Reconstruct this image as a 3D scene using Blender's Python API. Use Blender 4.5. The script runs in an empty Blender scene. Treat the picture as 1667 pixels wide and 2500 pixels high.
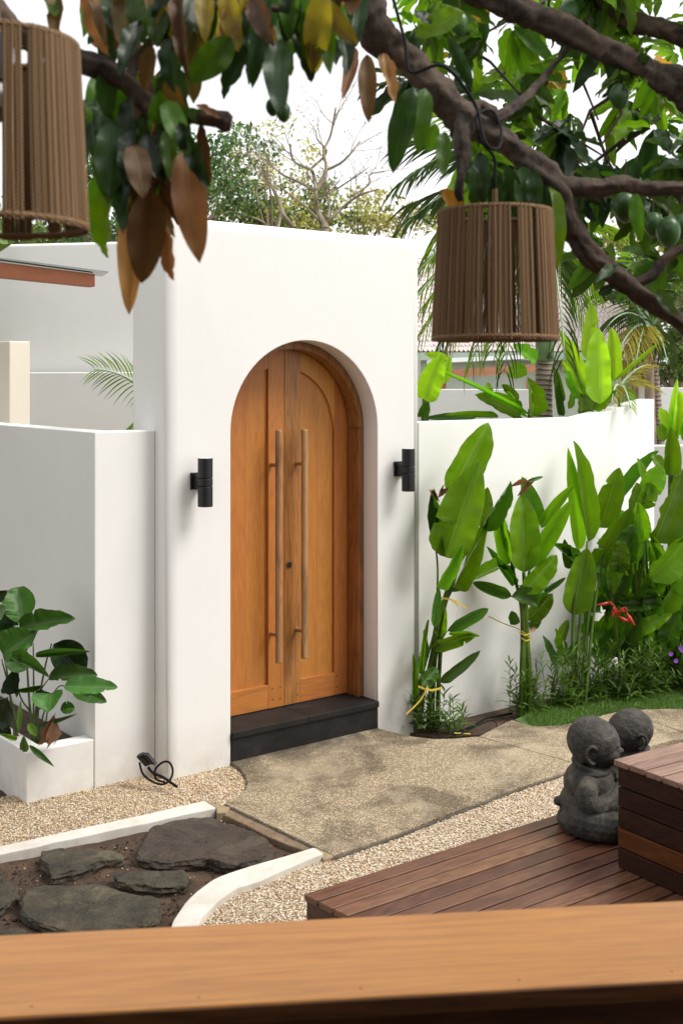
import bpy, bmesh, math, random
import numpy as np
from mathutils import Vector, Matrix, noise
random.seed(7); rng = np.random.default_rng(7)
C = bpy.context.scene
COL = C.collection
R = math.radians

# ------------------------------------------------------------------ camera
F = 2854.0; H = 2.2; CX = 833.5; HY = 928.0
cam_d = bpy.data.cameras.new('camera'); cam = bpy.data.objects.new('camera', cam_d)
COL.objects.link(cam); C.camera = cam
cam.location = (0, 0, H); cam.rotation_euler = (R(90), 0, 0)
cam_d.sensor_fit = 'HORIZONTAL'; cam_d.sensor_width = 36.0
cam_d.lens = F / 1667 * 36.0
cam_d.shift_y = -(1250 - HY) / 1667
cam_d.clip_start = 0.05; cam_d.clip_end = 2000
cam_d.dof.use_dof = True; cam_d.dof.focus_distance = 7.2; cam_d.dof.aperture_fstop = 7.2

# ------------------------------------------------------------------ world, sun, exposure
SUN_AZ = Vector((0.985, -0.17)).normalized(); SUN_EL = R(52)
world = bpy.data.worlds.new('World'); C.world = world; world.use_nodes = True
wn = world.node_tree.nodes; wl = world.node_tree.links; wn.clear()
wo = wn.new('ShaderNodeOutputWorld'); wb = wn.new('ShaderNodeBackground')
sky = wn.new('ShaderNodeTexSky'); sky.sky_type = 'NISHITA'; sky.sun_disc = False
sky.sun_elevation = SUN_EL; sky.sun_rotation = math.atan2(SUN_AZ.x, SUN_AZ.y)
sky.air_density = 1.0; sky.dust_density = 2.0
wmx = wn.new('ShaderNodeMixRGB'); wmx.inputs['Fac'].default_value = 0.72
wmx.inputs['Color2'].default_value = (11.0, 10.8, 10.6, 1)      # bright even cloud veil
wl.new(sky.outputs[0], wmx.inputs['Color1']); wl.new(wmx.outputs[0], wb.inputs['Color'])
wb.inputs['Strength'].default_value = 0.060
wl.new(wb.outputs[0], wo.inputs['Surface'])
sun_d = bpy.data.lights.new('sun', 'SUN'); sun_d.energy = 1.5; sun_d.angle = R(28); sun_d.color = (1, .965, .91)
sun = bpy.data.objects.new('sun', sun_d); COL.objects.link(sun)
sd = Vector((SUN_AZ.x * math.cos(SUN_EL), SUN_AZ.y * math.cos(SUN_EL), math.sin(SUN_EL)))
sun.rotation_euler = (-sd).to_track_quat('-Z', 'Y').to_euler(); sun.location = (5, -2, 9)
C.view_settings.view_transform = 'Standard'; C.view_settings.look = 'None'
C.view_settings.exposure = 1.26; C.view_settings.gamma = 1
C.render.engine = 'CYCLES'
C.cycles.max_bounces = 8; C.cycles.transparent_max_bounces = 8

# ------------------------------------------------------------------ helpers
def P(px, py, Y):                       # photograph pixel at distance Y -> point
    return Vector(((px - CX) * Y / F, Y, H - (py - HY) * Y / F))
def G(px, py, z=0.0):                   # photograph pixel on the level z -> point
    Y = F * (H - z) / (py - HY)
    return Vector(((px - CX) * Y / F, Y, z))
U = Vector((0.794, 0.6077, 0)).normalized(); D = Vector((-U.y, U.x, 0)); UP = Vector((0, 0, 1))
O = Vector((0.228, 7.395, 0))
def W(t, s, z=0.0):                     # gate frame: t to the right along the wall, s into depth
    return O + U * t + D * s + UP * z
WM = {}
def wm(o): return WM.get(o.name, Matrix.Identity(4))
def link(o, parent=None, M=None):
    COL.objects.link(o)
    M = M or Matrix.Identity(4)
    if parent is not None:
        o.parent = parent; o.matrix_parent_inverse = wm(parent).inverted()
    o.matrix_basis = M; WM[o.name] = M.copy()
    return o
def thing(name, label, cat, loc=(0, 0, 0), group=None, kind=None):
    o = bpy.data.objects.new(name, None); o.empty_display_size = .1
    link(o, None, Matrix.Translation(Vector(loc)))
    tag(o, label, cat, group, kind); return o
def tag(o, label=None, cat=None, group=None, kind=None):
    if label: o['label'] = label
    if cat: o['category'] = cat
    if group: o['group'] = group
    if kind: o['kind'] = kind
    return o
class MB:
    def __init__(s): s.v = []; s.f = []; s.uv = {}; s.m = []
    def add(s, vs, fs, mi=0):
        n = len(s.v); s.v += [tuple(v) for v in vs]
        s.f += [tuple(i + n for i in f) for f in fs]; s.m += [mi] * len(fs); return n
    def box(s, o, ax, ay, az):          # corner + three edge vectors
        o = Vector(o); vs = [o + ax * i + ay * j + az * k for k in (0, 1) for j in (0, 1) for i in (0, 1)]
        s.add(vs, [(0, 2, 3, 1), (4, 5, 7, 6), (0, 1, 5, 4), (2, 6, 7, 3), (0, 4, 6, 2), (1, 3, 7, 5)])
    def tube(s, pts, rads, n=8, cap=True, jit=0.0):
        pts = [Vector(p) for p in pts]; rings = []; up = None
        for i, p in enumerate(pts):
            t = (pts[min(i + 1, len(pts) - 1)] - pts[max(i - 1, 0)]).normalized()
            if up is None: up = Vector((0, 0, 1)) if abs(t.z) < .9 else Vector((1, 0, 0))
            a = t.cross(up).normalized(); up = a.cross(t).normalized()
            r = rads[i] if hasattr(rads, '__len__') else rads
            ring = []
            for k in range(n):
                th = 2 * math.pi * k / n; rr = r
                if jit: rr *= 1 + jit * (noise.noise(p * 14 + Vector((math.cos(th), math.sin(th), 0)) * 1.6) + .45 * noise.noise(p * 45 + Vector((math.cos(th), math.sin(th), 0)) * 4))
                ring.append(p + (a * math.cos(th) + up * math.sin(th)) * rr)
            rings.append(ring)
        vs = [v for r_ in rings for v in r_]; fs = []
        for i in range(len(pts) - 1):
            for k in range(n):
                k2 = (k + 1) % n; fs.append((i * n + k, i * n + k2, (i + 1) * n + k2, (i + 1) * n + k))
        if cap:
            fs.append(tuple(range(n - 1, -1, -1))); b = (len(pts) - 1) * n; fs.append(tuple(b + k for k in range(n)))
        s.add(vs, fs)
    def prism(s, poly, z0, z1):
        n = len(poly); vs = [Vector((p[0], p[1], z0)) for p in poly] + [Vector((p[0], p[1], z1)) for p in poly]
        a = sum(poly[i][0] * poly[(i + 1) % n][1] - poly[(i + 1) % n][0] * poly[i][1] for i in range(n))
        fs = [tuple(range(n, 2 * n)), tuple(range(n - 1, -1, -1))] + [(i, (i + 1) % n, n + (i + 1) % n, n + i) for i in range(n)]
        if a < 0: fs = [tuple(reversed(f)) for f in fs]
        s.add(vs, fs)
    def build(s, name, mat, parent=None, smooth=False, bevel=0.0, segs=2, M=None, wn_=True):
        me = bpy.data.meshes.new(name); me.from_pydata(s.v, [], s.f)
        for m in (mat if isinstance(mat, (list, tuple)) else [mat]): me.materials.append(m)
        if any(s.m): me.polygons.foreach_set('material_index', s.m)
        if smooth: me.polygons.foreach_set('use_smooth', [True] * len(s.f))
        me.update()
        if bevel:
            bm = bmesh.new(); bm.from_mesh(me)
            ed = [e for e in bm.edges if len(e.link_faces) == 2 and e.calc_face_angle(0) > .5]
            bmesh.ops.bevel(bm, geom=ed, offset=bevel, segments=segs, profile=.5, affect='EDGES', clamp_overlap=True)
            for f in bm.faces: f.smooth = True
            bm.to_mesh(me); bm.free()
        o = bpy.data.objects.new(name, me); link(o, parent, M)
        if bevel and wn_:
            w = o.modifiers.new('wn', 'WEIGHTED_NORMAL'); w.keep_sharp = True
        return o
def boxo(name, mat, parent, o, ax, ay, az, bevel=.003, segs=2):
    m = MB(); m.box(o, ax, ay, az); return m.build(name, mat, parent, bevel=bevel, segs=segs)
def catmull(pts, k=6):
    out = []; n = len(pts)
    for i in range(n - 1):
        p0 = pts[max(i - 1, 0)]; p1 = pts[i]; p2 = pts[i + 1]; p3 = pts[min(i + 2, n - 1)]
        for j in range(k):
            t = j / k
            out.append(.5 * ((2 * p1) + (p2 - p0) * t + (2 * p0 - 5 * p1 + 4 * p2 - p3) * t * t + (3 * p1 - p0 - 3 * p2 + p3) * t ** 3))
    out.append(pts[-1]); return out
def smooth_path(pts, rads, k=6):
    q = catmull([Vector((*p, r)) if False else p for p in pts], k)
    rr = []
    for i in range(len(rads) - 1):
        for j in range(k): rr.append(rads[i] + (rads[i + 1] - rads[i]) * j / k)
    rr.append(rads[-1]); return q, rr

# ------------------------------------------------------------------ materials
class NT:
    def __init__(s, name):
        s.mat = bpy.data.materials.new(name); s.mat.use_nodes = True
        s.t = s.mat.node_tree; s.n = s.t.nodes; s.l = s.t.links
        s.b = s.n['Principled BSDF']; s.out = s.n['Material Output']
    def N(s, ty, **kw):
        n = s.n.new(ty)
        for k, v in kw.items():
            if k in n.inputs: n.inputs[k].default_value = v
            else: setattr(n, k, v)
        return n
    def L(s, a, b): s.l.new(a, b)
    def pos(s): return s.N('ShaderNodeTexCoord').outputs['Object']
    def noise(s, vec, scale, detail=4, rough=.5, dist=0):
        n = s.N('ShaderNodeTexNoise', Scale=scale, Detail=detail, Roughness=rough, Distortion=dist)
        if vec is not None: s.L(vec, n.inputs['Vector'])
        return n.outputs['Fac']
    def vor(s, vec, scale, feature='F1', out='Distance'):
        n = s.N('ShaderNodeTexVoronoi', Scale=scale); n.feature = feature
        s.L(vec, n.inputs['Vector']); return n.outputs[out]
    def ramp(s, fac, stops, interp='LINEAR'):
        n = s.N('ShaderNodeValToRGB'); n.color_ramp.interpolation = interp
        e = n.color_ramp.elements
        while len(e) < len(stops): e.new(.5)
        for i, (p, c) in enumerate(stops):
            e[i].position = p; e[i].color = (*c, 1) if hasattr(c, '__len__') else (c, c, c, 1)
        s.L(fac, n.inputs[0]); return n.outputs[0]
    def mix(s, fac, a, b, mode='MIX'):
        n = s.N('ShaderNodeMixRGB'); n.blend_type = mode
        for i, x in ((0, fac), (1, a), (2, b)):
            if isinstance(x, (int, float)): n.inputs[i].default_value = x if i == 0 else (x, x, x, 1)
            elif isinstance(x, tuple): n.inputs[i].default_value = (*x, 1)
            else: s.L(x, n.inputs[i])
        return n.outputs[0]
    def math(s, op, a, b=0.0, c=None):
        n = s.N('ShaderNodeMath'); n.operation = op
        for i, x in enumerate((a, b) if c is None else (a, b, c)):
            if isinstance(x, (int, float)): n.inputs[i].default_value = x
            else: s.L(x, n.inputs[i])
        return n.outputs[0]
    def col(s, x):
        if isinstance(x, tuple): s.b.inputs['Base Color'].default_value = (*x, 1)
        else: s.L(x, s.b.inputs['Base Color'])
    def rough(s, x):
        if isinstance(x, (int, float)): s.b.inputs['Roughness'].default_value = x
        else: s.L(x, s.b.inputs['Roughness'])
    def bump(s, h, strength=.3, dist=.01):
        n = s.N('ShaderNodeBump', Strength=strength, Distance=dist)
        s.L(h, n.inputs['Height']); s.L(n.outputs[0], s.b.inputs['Normal']); return n
    def mapping(s, vec, rot=(0, 0, 0), scale=(1, 1, 1), loc=(0, 0, 0)):
        n = s.N('ShaderNodeMapping'); n.inputs['Rotation'].default_value = rot
        n.inputs['Scale'].default_value = scale; n.inputs['Location'].default_value = loc
        s.L(vec, n.inputs['Vector']); return n.outputs[0]

def simple(name, c, rough=.6, nscale=0, amt=.15, metal=0, bump=0):
    m = NT(name)
    if nscale:
        f = m.noise(m.pos(), nscale, 5)
        m.col(m.ramp(f, [(.3, tuple(x * (1 - amt) for x in c)), (.7, tuple(min(1, x * (1 + amt)) for x in c))]))
        if bump: m.bump(f, bump, .004)
    else: m.col(c)
    m.rough(rough); m.b.inputs['Metallic'].default_value = metal; return m.mat

def plaster(name, c=(.82, .81, .785), dirt=.5):
    m = NT(name); p = m.pos()
    big = m.noise(p, 1.3, 5, .6, .4); f = m.noise(m.mapping(p, scale=(1, 1, .35)), 3.0, 6, .65)
    c0 = m.ramp(big, [(.3, tuple(x * .965 for x in c)), (.7, c)])
    c1 = m.mix(m.math('MULTIPLY', m.ramp(f, [(.52, 0), (.75, 1)]), .18), c0, tuple(x * .82 for x in c))
    sp = m.N('ShaderNodeSeparateXYZ'); m.L(p, sp.inputs[0])
    low = m.N('ShaderNodeMapRange'); m.L(sp.outputs[2], low.inputs[0])
    low.inputs[1].default_value = .28; low.inputs[2].default_value = -.08
    low.inputs[3].default_value = 0; low.inputs[4].default_value = 1
    g = m.math('MULTIPLY', low.outputs[0], m.ramp(m.noise(p, 7, 6, .7), [(.35, .15), (.7, 1)]))
    c2 = m.mix(m.math('MULTIPLY', g, dirt), c1, (.42, .37, .29))
    sp2 = m.ramp(m.vor(p, 5.5), [(0, 1), (.012, 1), (.02, 0)])
    c3 = m.mix(m.math('MULTIPLY', sp2, .35), c2, (.3, .26, .2))
    m.col(c3); m.rough(.72)
    h = m.math('ADD', m.math('MULTIPLY', m.noise(p, 4, 3), 1.5), m.math('MULTIPLY', m.noise(p, 60, 4), .12))
    m.bump(h, .10, .010); return m.mat
M_wall = plaster('white_plaster', dirt=.65); M_curb = plaster('curb_paint', (.74, .71, .65), .85)
M_cream = plaster('cream_plaster', (.78, .71, .60), .3)

def wood(name, light, dark, axis='u', rough=.45, fine=1.0, ang=None, spec=.5, stain=None, coat=0, knots=.5, var=.25, contrast=1.0):
    """axis z: grain runs up; axis u: grain runs along a horizontal direction at angle ang."""
    m = NT(name); p = m.pos()
    oi = m.N('ShaderNodeObjectInfo')
    off = m.N('ShaderNodeVectorMath'); off.operation = 'SCALE'; off.inputs[3].default_value = 37.0
    cv = m.N('ShaderNodeCombineXYZ')
    for i in range(3): m.L(oi.outputs['Random'], cv.inputs[i])
    m.L(cv.outputs[0], off.inputs[0])
    ad = m.N('ShaderNodeVectorMath'); ad.operation = 'ADD'; m.L(p, ad.inputs[0]); m.L(off.outputs[0], ad.inputs[1])
    if axis == 'z': q = m.mapping(ad.outputs[0], scale=(1, 1, .09))
    else:
        r0 = m.mapping(ad.outputs[0], rot=(0, 0, -(ang if ang is not None else math.atan2(U.y, U.x))))
        q = m.mapping(r0, scale=(.09, 1, 1))
    n1 = m.noise(q, 5.5 * fine, 3, .5, .8)
    rings = m.math('SINE', m.math('MULTIPLY', n1, 85))
    rings = m.math('MULTIPLY_ADD', rings, .5, .5)
    n2 = m.noise(q, 110 * fine, 5, .7); n3 = m.noise(q, 6, 4, .55)
    k = m.math('ADD', m.math('MULTIPLY', rings, .17 * contrast), m.math('MULTIPLY', n2, .62))
    k = m.math('ADD', k, m.math('MULTIPLY', n3, .25))
    mid = tuple((a + b) / 2 for a, b in zip(light, dark))
    c = m.ramp(k, [(.33, dark), (.52, mid), (.72, light)])
    hv = m.N('ShaderNodeHueSaturation'); m.L(c, hv.inputs['Color'])
    m.L(m.math('MULTIPLY_ADD', oi.outputs['Random'], var * 2, 1 - var), hv.inputs['Value'])
    m.L(m.math('MULTIPLY_ADD', oi.outputs['Random'], .016, .492), hv.inputs['Hue'])
    c = hv.outputs[0]
    if stain:
        s_ = m.ramp(m.noise(m.mapping(ad.outputs[0], scale=(1, 1, .3) if axis == 'z' else (.4, .4, 1)), 5, 4, .6, 1.2), [(.48, 0), (.66, 1)])
        c = m.mix(m.math('MULTIPLY', s_, stain), c, tuple(x * .28 for x in dark))
    kd = m.ramp(m.vor(m.mapping(ad.outputs[0], scale=(1, 1, .55)), 3.1), [(.02, 1), (.05, 0)])
    c = m.mix(m.math('MULTIPLY', kd, knots), c, tuple(x * .35 for x in dark))
    m.col(c); m.rough(m.math('MULTIPLY_ADD', n2, .2, rough - .1)); m.b.inputs['Specular IOR Level'].default_value = spec
    if coat: m.b.inputs['Coat Weight'].default_value = coat; m.b.inputs['Coat Roughness'].default_value = .18
    m.bump(m.math('ADD', n2, m.math('MULTIPLY', rings, .3)), .18, .002); return m.mat
TEAK_L = (.58, .225, .042); TEAK_D = (.40, .140, .022)
M_door_v = wood('door_teak_upright', TEAK_L, TEAK_D, 'z', .42, 1, stain=.0, coat=.12, var=.07, contrast=.6, knots=.3)
M_door_h = wood('door_teak_rail', TEAK_L, TEAK_D, 'u', .42, coat=.15, var=.10)
M_door_dark = wood('door_teak_stained', (.46, .19, .042), (.25, .095, .022), 'z', .42, 1.3, stain=.35, coat=.15, var=.05, contrast=1.5)
M_frame = wood('frame_teak', (.36, .15, .035), (.16, .055, .013), 'z', .42, coat=.2, var=.08)
M_handle = wood('handle_wood', (.46, .26, .12), (.27, .135, .06), 'z', .5, 1.6, stain=.45, var=.08)
M_deck = wood('deck_hardwood', (.200, .088, .050), (.082, .034, .020), 'u', .38, 1.2, stain=.25, knots=.6, var=.28)
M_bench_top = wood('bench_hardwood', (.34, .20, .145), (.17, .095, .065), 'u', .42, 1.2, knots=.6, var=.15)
M_bench_side = wood('bench_hardwood_shaded', (.046, .014, .006), (.016, .005, .0025), 'u', .6, 1.2, spec=.2, ang=math.atan2(-.858, .513), var=.3)  # seat wood darkened for the side turned away from the light
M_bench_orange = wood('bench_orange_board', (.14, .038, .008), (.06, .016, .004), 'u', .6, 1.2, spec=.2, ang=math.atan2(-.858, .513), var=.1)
CANG = math.atan2(2.47 - 2.315, .722 + .676)
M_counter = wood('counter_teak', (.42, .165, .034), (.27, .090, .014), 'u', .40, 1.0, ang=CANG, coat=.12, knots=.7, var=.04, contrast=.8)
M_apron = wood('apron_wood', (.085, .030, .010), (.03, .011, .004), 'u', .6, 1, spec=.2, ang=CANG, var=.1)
M_pergola = wood('pergola_wood', (.58, .23, .11), (.42, .155, .07), 'u', .5, 1, var=.1, contrast=.4)

def stone_mat(name, c1, c2, scale=9, rough=.75, spots=None, bump=.5, bd=.01):
    m = NT(name); p = m.pos(); f = m.noise(p, scale, 8, .62, .3); g = m.noise(p, scale * 7, 5, .6)
    c = m.ramp(m.math('ADD', m.math('MULTIPLY', f, .75), m.math('MULTIPLY', g, .25)), [(.36, c1), (.62, c2)])
    if spots: c = m.mix(m.math('MULTIPLY', m.ramp(m.noise(p, scale * .5, 6, .7, .6), [(.55, 0), (.68, 1)]), .7), c, spots)
    m.col(c); m.rough(rough); m.bump(m.math('ADD', f, m.math('MULTIPLY', g, .35)), bump, bd); return m.mat
M_black = stone_mat('black_step_stone', (.006, .006, .006), (.018, .016, .015), 5, .6, (.040, .036, .032), .25, .004)
M_black.node_tree.nodes['Principled BSDF'].inputs['Specular IOR Level'].default_value = .3
M_slate = stone_mat('slate', (.020, .016, .009), (.075, .058, .032), 9, .55, (.16, .135, .08), 1, .03)
M_slate2 = stone_mat('slate_dark', (.018, .012, .007), (.060, .039, .023), 9, .50, (.11, .085, .06), 1, .03)
M_statue = stone_mat('carved_stone', (.016, .0145, .012), (.070, .062, .051), 16, .8, (.15, .135, .11), 1, .010)
M_soil = stone_mat('soil', (.032, .018, .010), (.090, .052, .030), 14, .9, (.14, .085, .05), .8, .02)
M_earth = stone_mat('earth', (.10, .09, .05), (.16, .14, .08), 3, .95)
M_mortar = stone_mat('mortar', (.22, .16, .09), (.34, .26, .16), 10, .9)

def aggregate():
    m = NT('washed_aggregate'); p = m.pos()
    v = m.N('ShaderNodeTexVoronoi', Scale=125.0); m.L(p, v.inputs['Vector'])
    sep = m.N('ShaderNodeSeparateColor'); m.L(v.outputs['Color'], sep.inputs[0])
    peb = m.ramp(sep.outputs[0], [(0, (.10, .07, .04)), (.2, (.28, .21, .125)), (.5, (.47, .37, .235)), (.75, (.58, .47, .325)), (1, (.72, .63, .48))])
    grout = m.ramp(v.outputs['Distance'], [(.30, 0), (.62, 1)])
    c = m.mix(grout, peb, (.22, .17, .105))
    s1 = m.ramp(m.noise(p, 1.9, 6, .62, .7), [(.46, 0), (.60, 1)])
    dark = m.mix(.78, c, (.085, .065, .042), 'MIX')
    dark = m.mix(.80, c, m.mix(1, c, (.24, .21, .18), 'MULTIPLY'))
    c = m.mix(m.math('MULTIPLY', s1, .85), c, dark)
    s2 = m.ramp(m.noise(m.mapping(p, loc=(4, 2, 0)), 1.9, 5, .6, .4), [(.5, 0), (.66, 1)])
    c = m.mix(m.math('MULTIPLY', s2, .45), c, (.55, .45, .31))
    # grime along the foot of the gate, as on the real slab
    mp = m.mapping(m.mapping(p, loc=(-O.x, -O.y, 0)), rot=(0, 0, -math.atan2(U.y, U.x)))
    sp = m.N('ShaderNodeSeparateXYZ'); m.L(mp, sp.inputs[0])
    mr = m.N('ShaderNodeMapRange'); m.L(sp.outputs[1], mr.inputs[0])
    mr.inputs[1].default_value = -.55; mr.inputs[2].default_value = -.02; mr.inputs[3].default_value = 0; mr.inputs[4].default_value = 1
    gg = m.math('MULTIPLY', mr.outputs[0], m.ramp(m.noise(p, 3.2, 6, .65, .5), [(.40, 0), (.58, 1)]))
    c = m.mix(m.math('MULTIPLY', gg, .8), c, (.045, .036, .026))
    m.col(c); m.rough(.7); m.bump(m.math('SUBTRACT', 1, v.outputs['Distance']), .5, .004); return m.mat
M_slab = aggregate(); M_fascia = wood('fascia_wood', (.40, .19, .10), (.26, .11, .055), 'u', .6, 1, contrast=.4)
def gravel(name, warm):
    m = NT(name); p = m.pos()
    v = m.N('ShaderNodeTexVoronoi', Scale=95.0); m.L(p, v.inputs['Vector'])
    sep = m.N('ShaderNodeSeparateColor'); m.L(v.outputs['Color'], sep.inputs[0])
    c = m.ramp(sep.outputs[0], [(0, (.20, .13, .07)), (.18, (.42, .29, .17)), (.45, (.60, .47, .31)), (.7, (.70, .60, .46)), (1, (.82, .77, .68))])
    c = m.mix(m.ramp(v.outputs['Distance'], [(.35, 0), (.7, .85)]), c, (.16, .11, .06))
    c = m.mix(m.math('MULTIPLY', m.noise(p, 2.4, 4), .35), c, warm, 'MULTIPLY')
    m.col(c); m.rough(.75); m.bump(m.math('SUBTRACT', 1, v.outputs['Distance']), 1, .012); return m.mat
M_gravel = gravel('gravel', (.85, .72, .55)); 
def pebble_mat():
    m = NT('pebbles'); g = m.N('ShaderNodeNewGeometry')
    c = m.ramp(g.outputs['Random Per Island'], [(0, (.22, .13, .06)), (.15, (.48, .31, .16)), (.45, (.66, .49, .30)), (.7, (.76, .63, .45)), (1, (.86, .80, .68))])
    m.col(c); m.rough(.7); return m.mat
M_pebble = pebble_mat()
M_pebble2 = M_pebble.copy(); M_pebble2.name = 'pale_pebbles'
for n_ in M_pebble2.node_tree.nodes:
    if n_.type == 'VALTORGB':
        for e_, c_ in zip(n_.color_ramp.elements, ((.30, .19, .10), (.60, .42, .25), (.76, .61, .42), (.84, .73, .57), (.90, .86, .78))): e_.color = (*c_, 1)
M_tube_black = simple('black_powder_coat', (.012, .012, .014), .42, 60, .1, bump=.05)
M_cable = simple('black_cable', (.008, .008, .009), .75)
M_cable.node_tree.nodes['Principled BSDF'].inputs['Specular IOR Level'].default_value = .2
M_metal = simple('brass_ring', (.32, .25, .16), .3, metal=1)
M_dark = simple('keyhole_dark', (.01, .01, .01), .5)
M_ribbon = simple('yellow_ribbon', (.62, .46, .06), .5)
M_glassy = simple('glass_sheet', (.42, .50, .46), .12)
M_grass = None

def leafmat(name, base, light, vein, trans=.35, rough=.38, freq=26, slope=.35, edge=None, vstr=.5, tcol=None, pale=.0, svc=None, dry=None, varh=.03, varv=.3):
    m = NT(name); tc = m.N('ShaderNodeTexCoord'); uv = tc.outputs['UV']
    sp = m.N('ShaderNodeSeparateXYZ'); m.L(uv, sp.inputs[0])
    a = m.math('MULTIPLY', m.math('ABSOLUTE', m.math('SUBTRACT', sp.outputs[0], .5)), 2)
    v = sp.outputs[1]
    g = m.N('ShaderNodeNewGeometry'); oi = m.N('ShaderNodeObjectInfo')
    rnd = m.math('FRACT', m.math('ADD', g.outputs['Random Per Island'], oi.outputs['Random']))
    nz = m.noise(tc.outputs['Object'], 3, 4, .6)
    ph = m.math('MULTIPLY', m.math('SUBTRACT', v, m.math('MULTIPLY', a, slope)), freq * 6.283)
    sv = m.math('MULTIPLY_ADD', m.math('SINE', ph), .5, .5)
    c = m.ramp(m.math('ADD', m.math('MULTIPLY', nz, .6), m.math('MULTIPLY', rnd, .4)), [(.3, base), (.7, light)])
    svm = m.ramp(sv, [(.72, 0), (1, 1)])
    c = m.mix(m.math('MULTIPLY', svm, vstr * .5), c, vein) if not svc else m.mix(m.math('MULTIPLY', svm, .55), c, svc)
    mid = m.ramp(a, [(.02, 1), (.055, 0)])
    c = m.mix(m.math('MULTIPLY', mid, vstr * 1.6 if vstr < .6 else .9), c, vein)
    hv = m.N('ShaderNodeHueSaturation'); m.L(c, hv.inputs['Color'])
    m.L(m.math('MULTIPLY_ADD', rnd, varh, .5 - varh / 2), hv.inputs['Hue'])
    m.L(m.math('MULTIPLY_ADD', rnd, varv * 2, 1 - varv), hv.inputs['Value']); c = hv.outputs[0]
    if edge:
        e = m.math('ADD', a, m.math('MULTIPLY', m.noise(tc.outputs['Object'], 12, 4), .35))
        e2 = m.math('ADD', m.math('MULTIPLY', v, v), m.math('MULTIPLY', m.noise(tc.outputs['Object'], 9, 4), .3))
        em = m.math('MAXIMUM', m.ramp(e, [(1.01, 0), (1.08, 1)]), m.ramp(e2, [(1.0, 0), (1.12, 1)]))
        c = m.mix(em, c, edge)
    if dry:
        d_ = m.ramp(m.noise(tc.outputs['Object'], 8, 5, .7), [(.60, 0), (.66, 1)])
        c = m.mix(m.math('MULTIPLY', d_, .7), c, dry)
    m.col(c); m.rough(rough)
    hgt = m.math('ADD', m.math('MULTIPLY', sv, .5), m.math('MULTIPLY', mid, 1.0))
    bp = m.bump(hgt, .35, .004)
    tr = m.N('ShaderNodeBsdfTranslucent')
    t2 = m.mix(1, c, tcol or (1.25, 1.35, .55), 'MULTIPLY')
    m.L(t2, tr.inputs['Color']); m.L(bp.outputs[0], tr.inputs['Normal'])
    ms = m.N('ShaderNodeMixShader'); ms.inputs[0].default_value = trans
    m.L(m.b.outputs[0], ms.inputs[1]); m.L(tr.outputs[0], ms.inputs[2]); m.L(ms.outputs[0], m.out.inputs['Surface'])
    return m.mat
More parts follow.
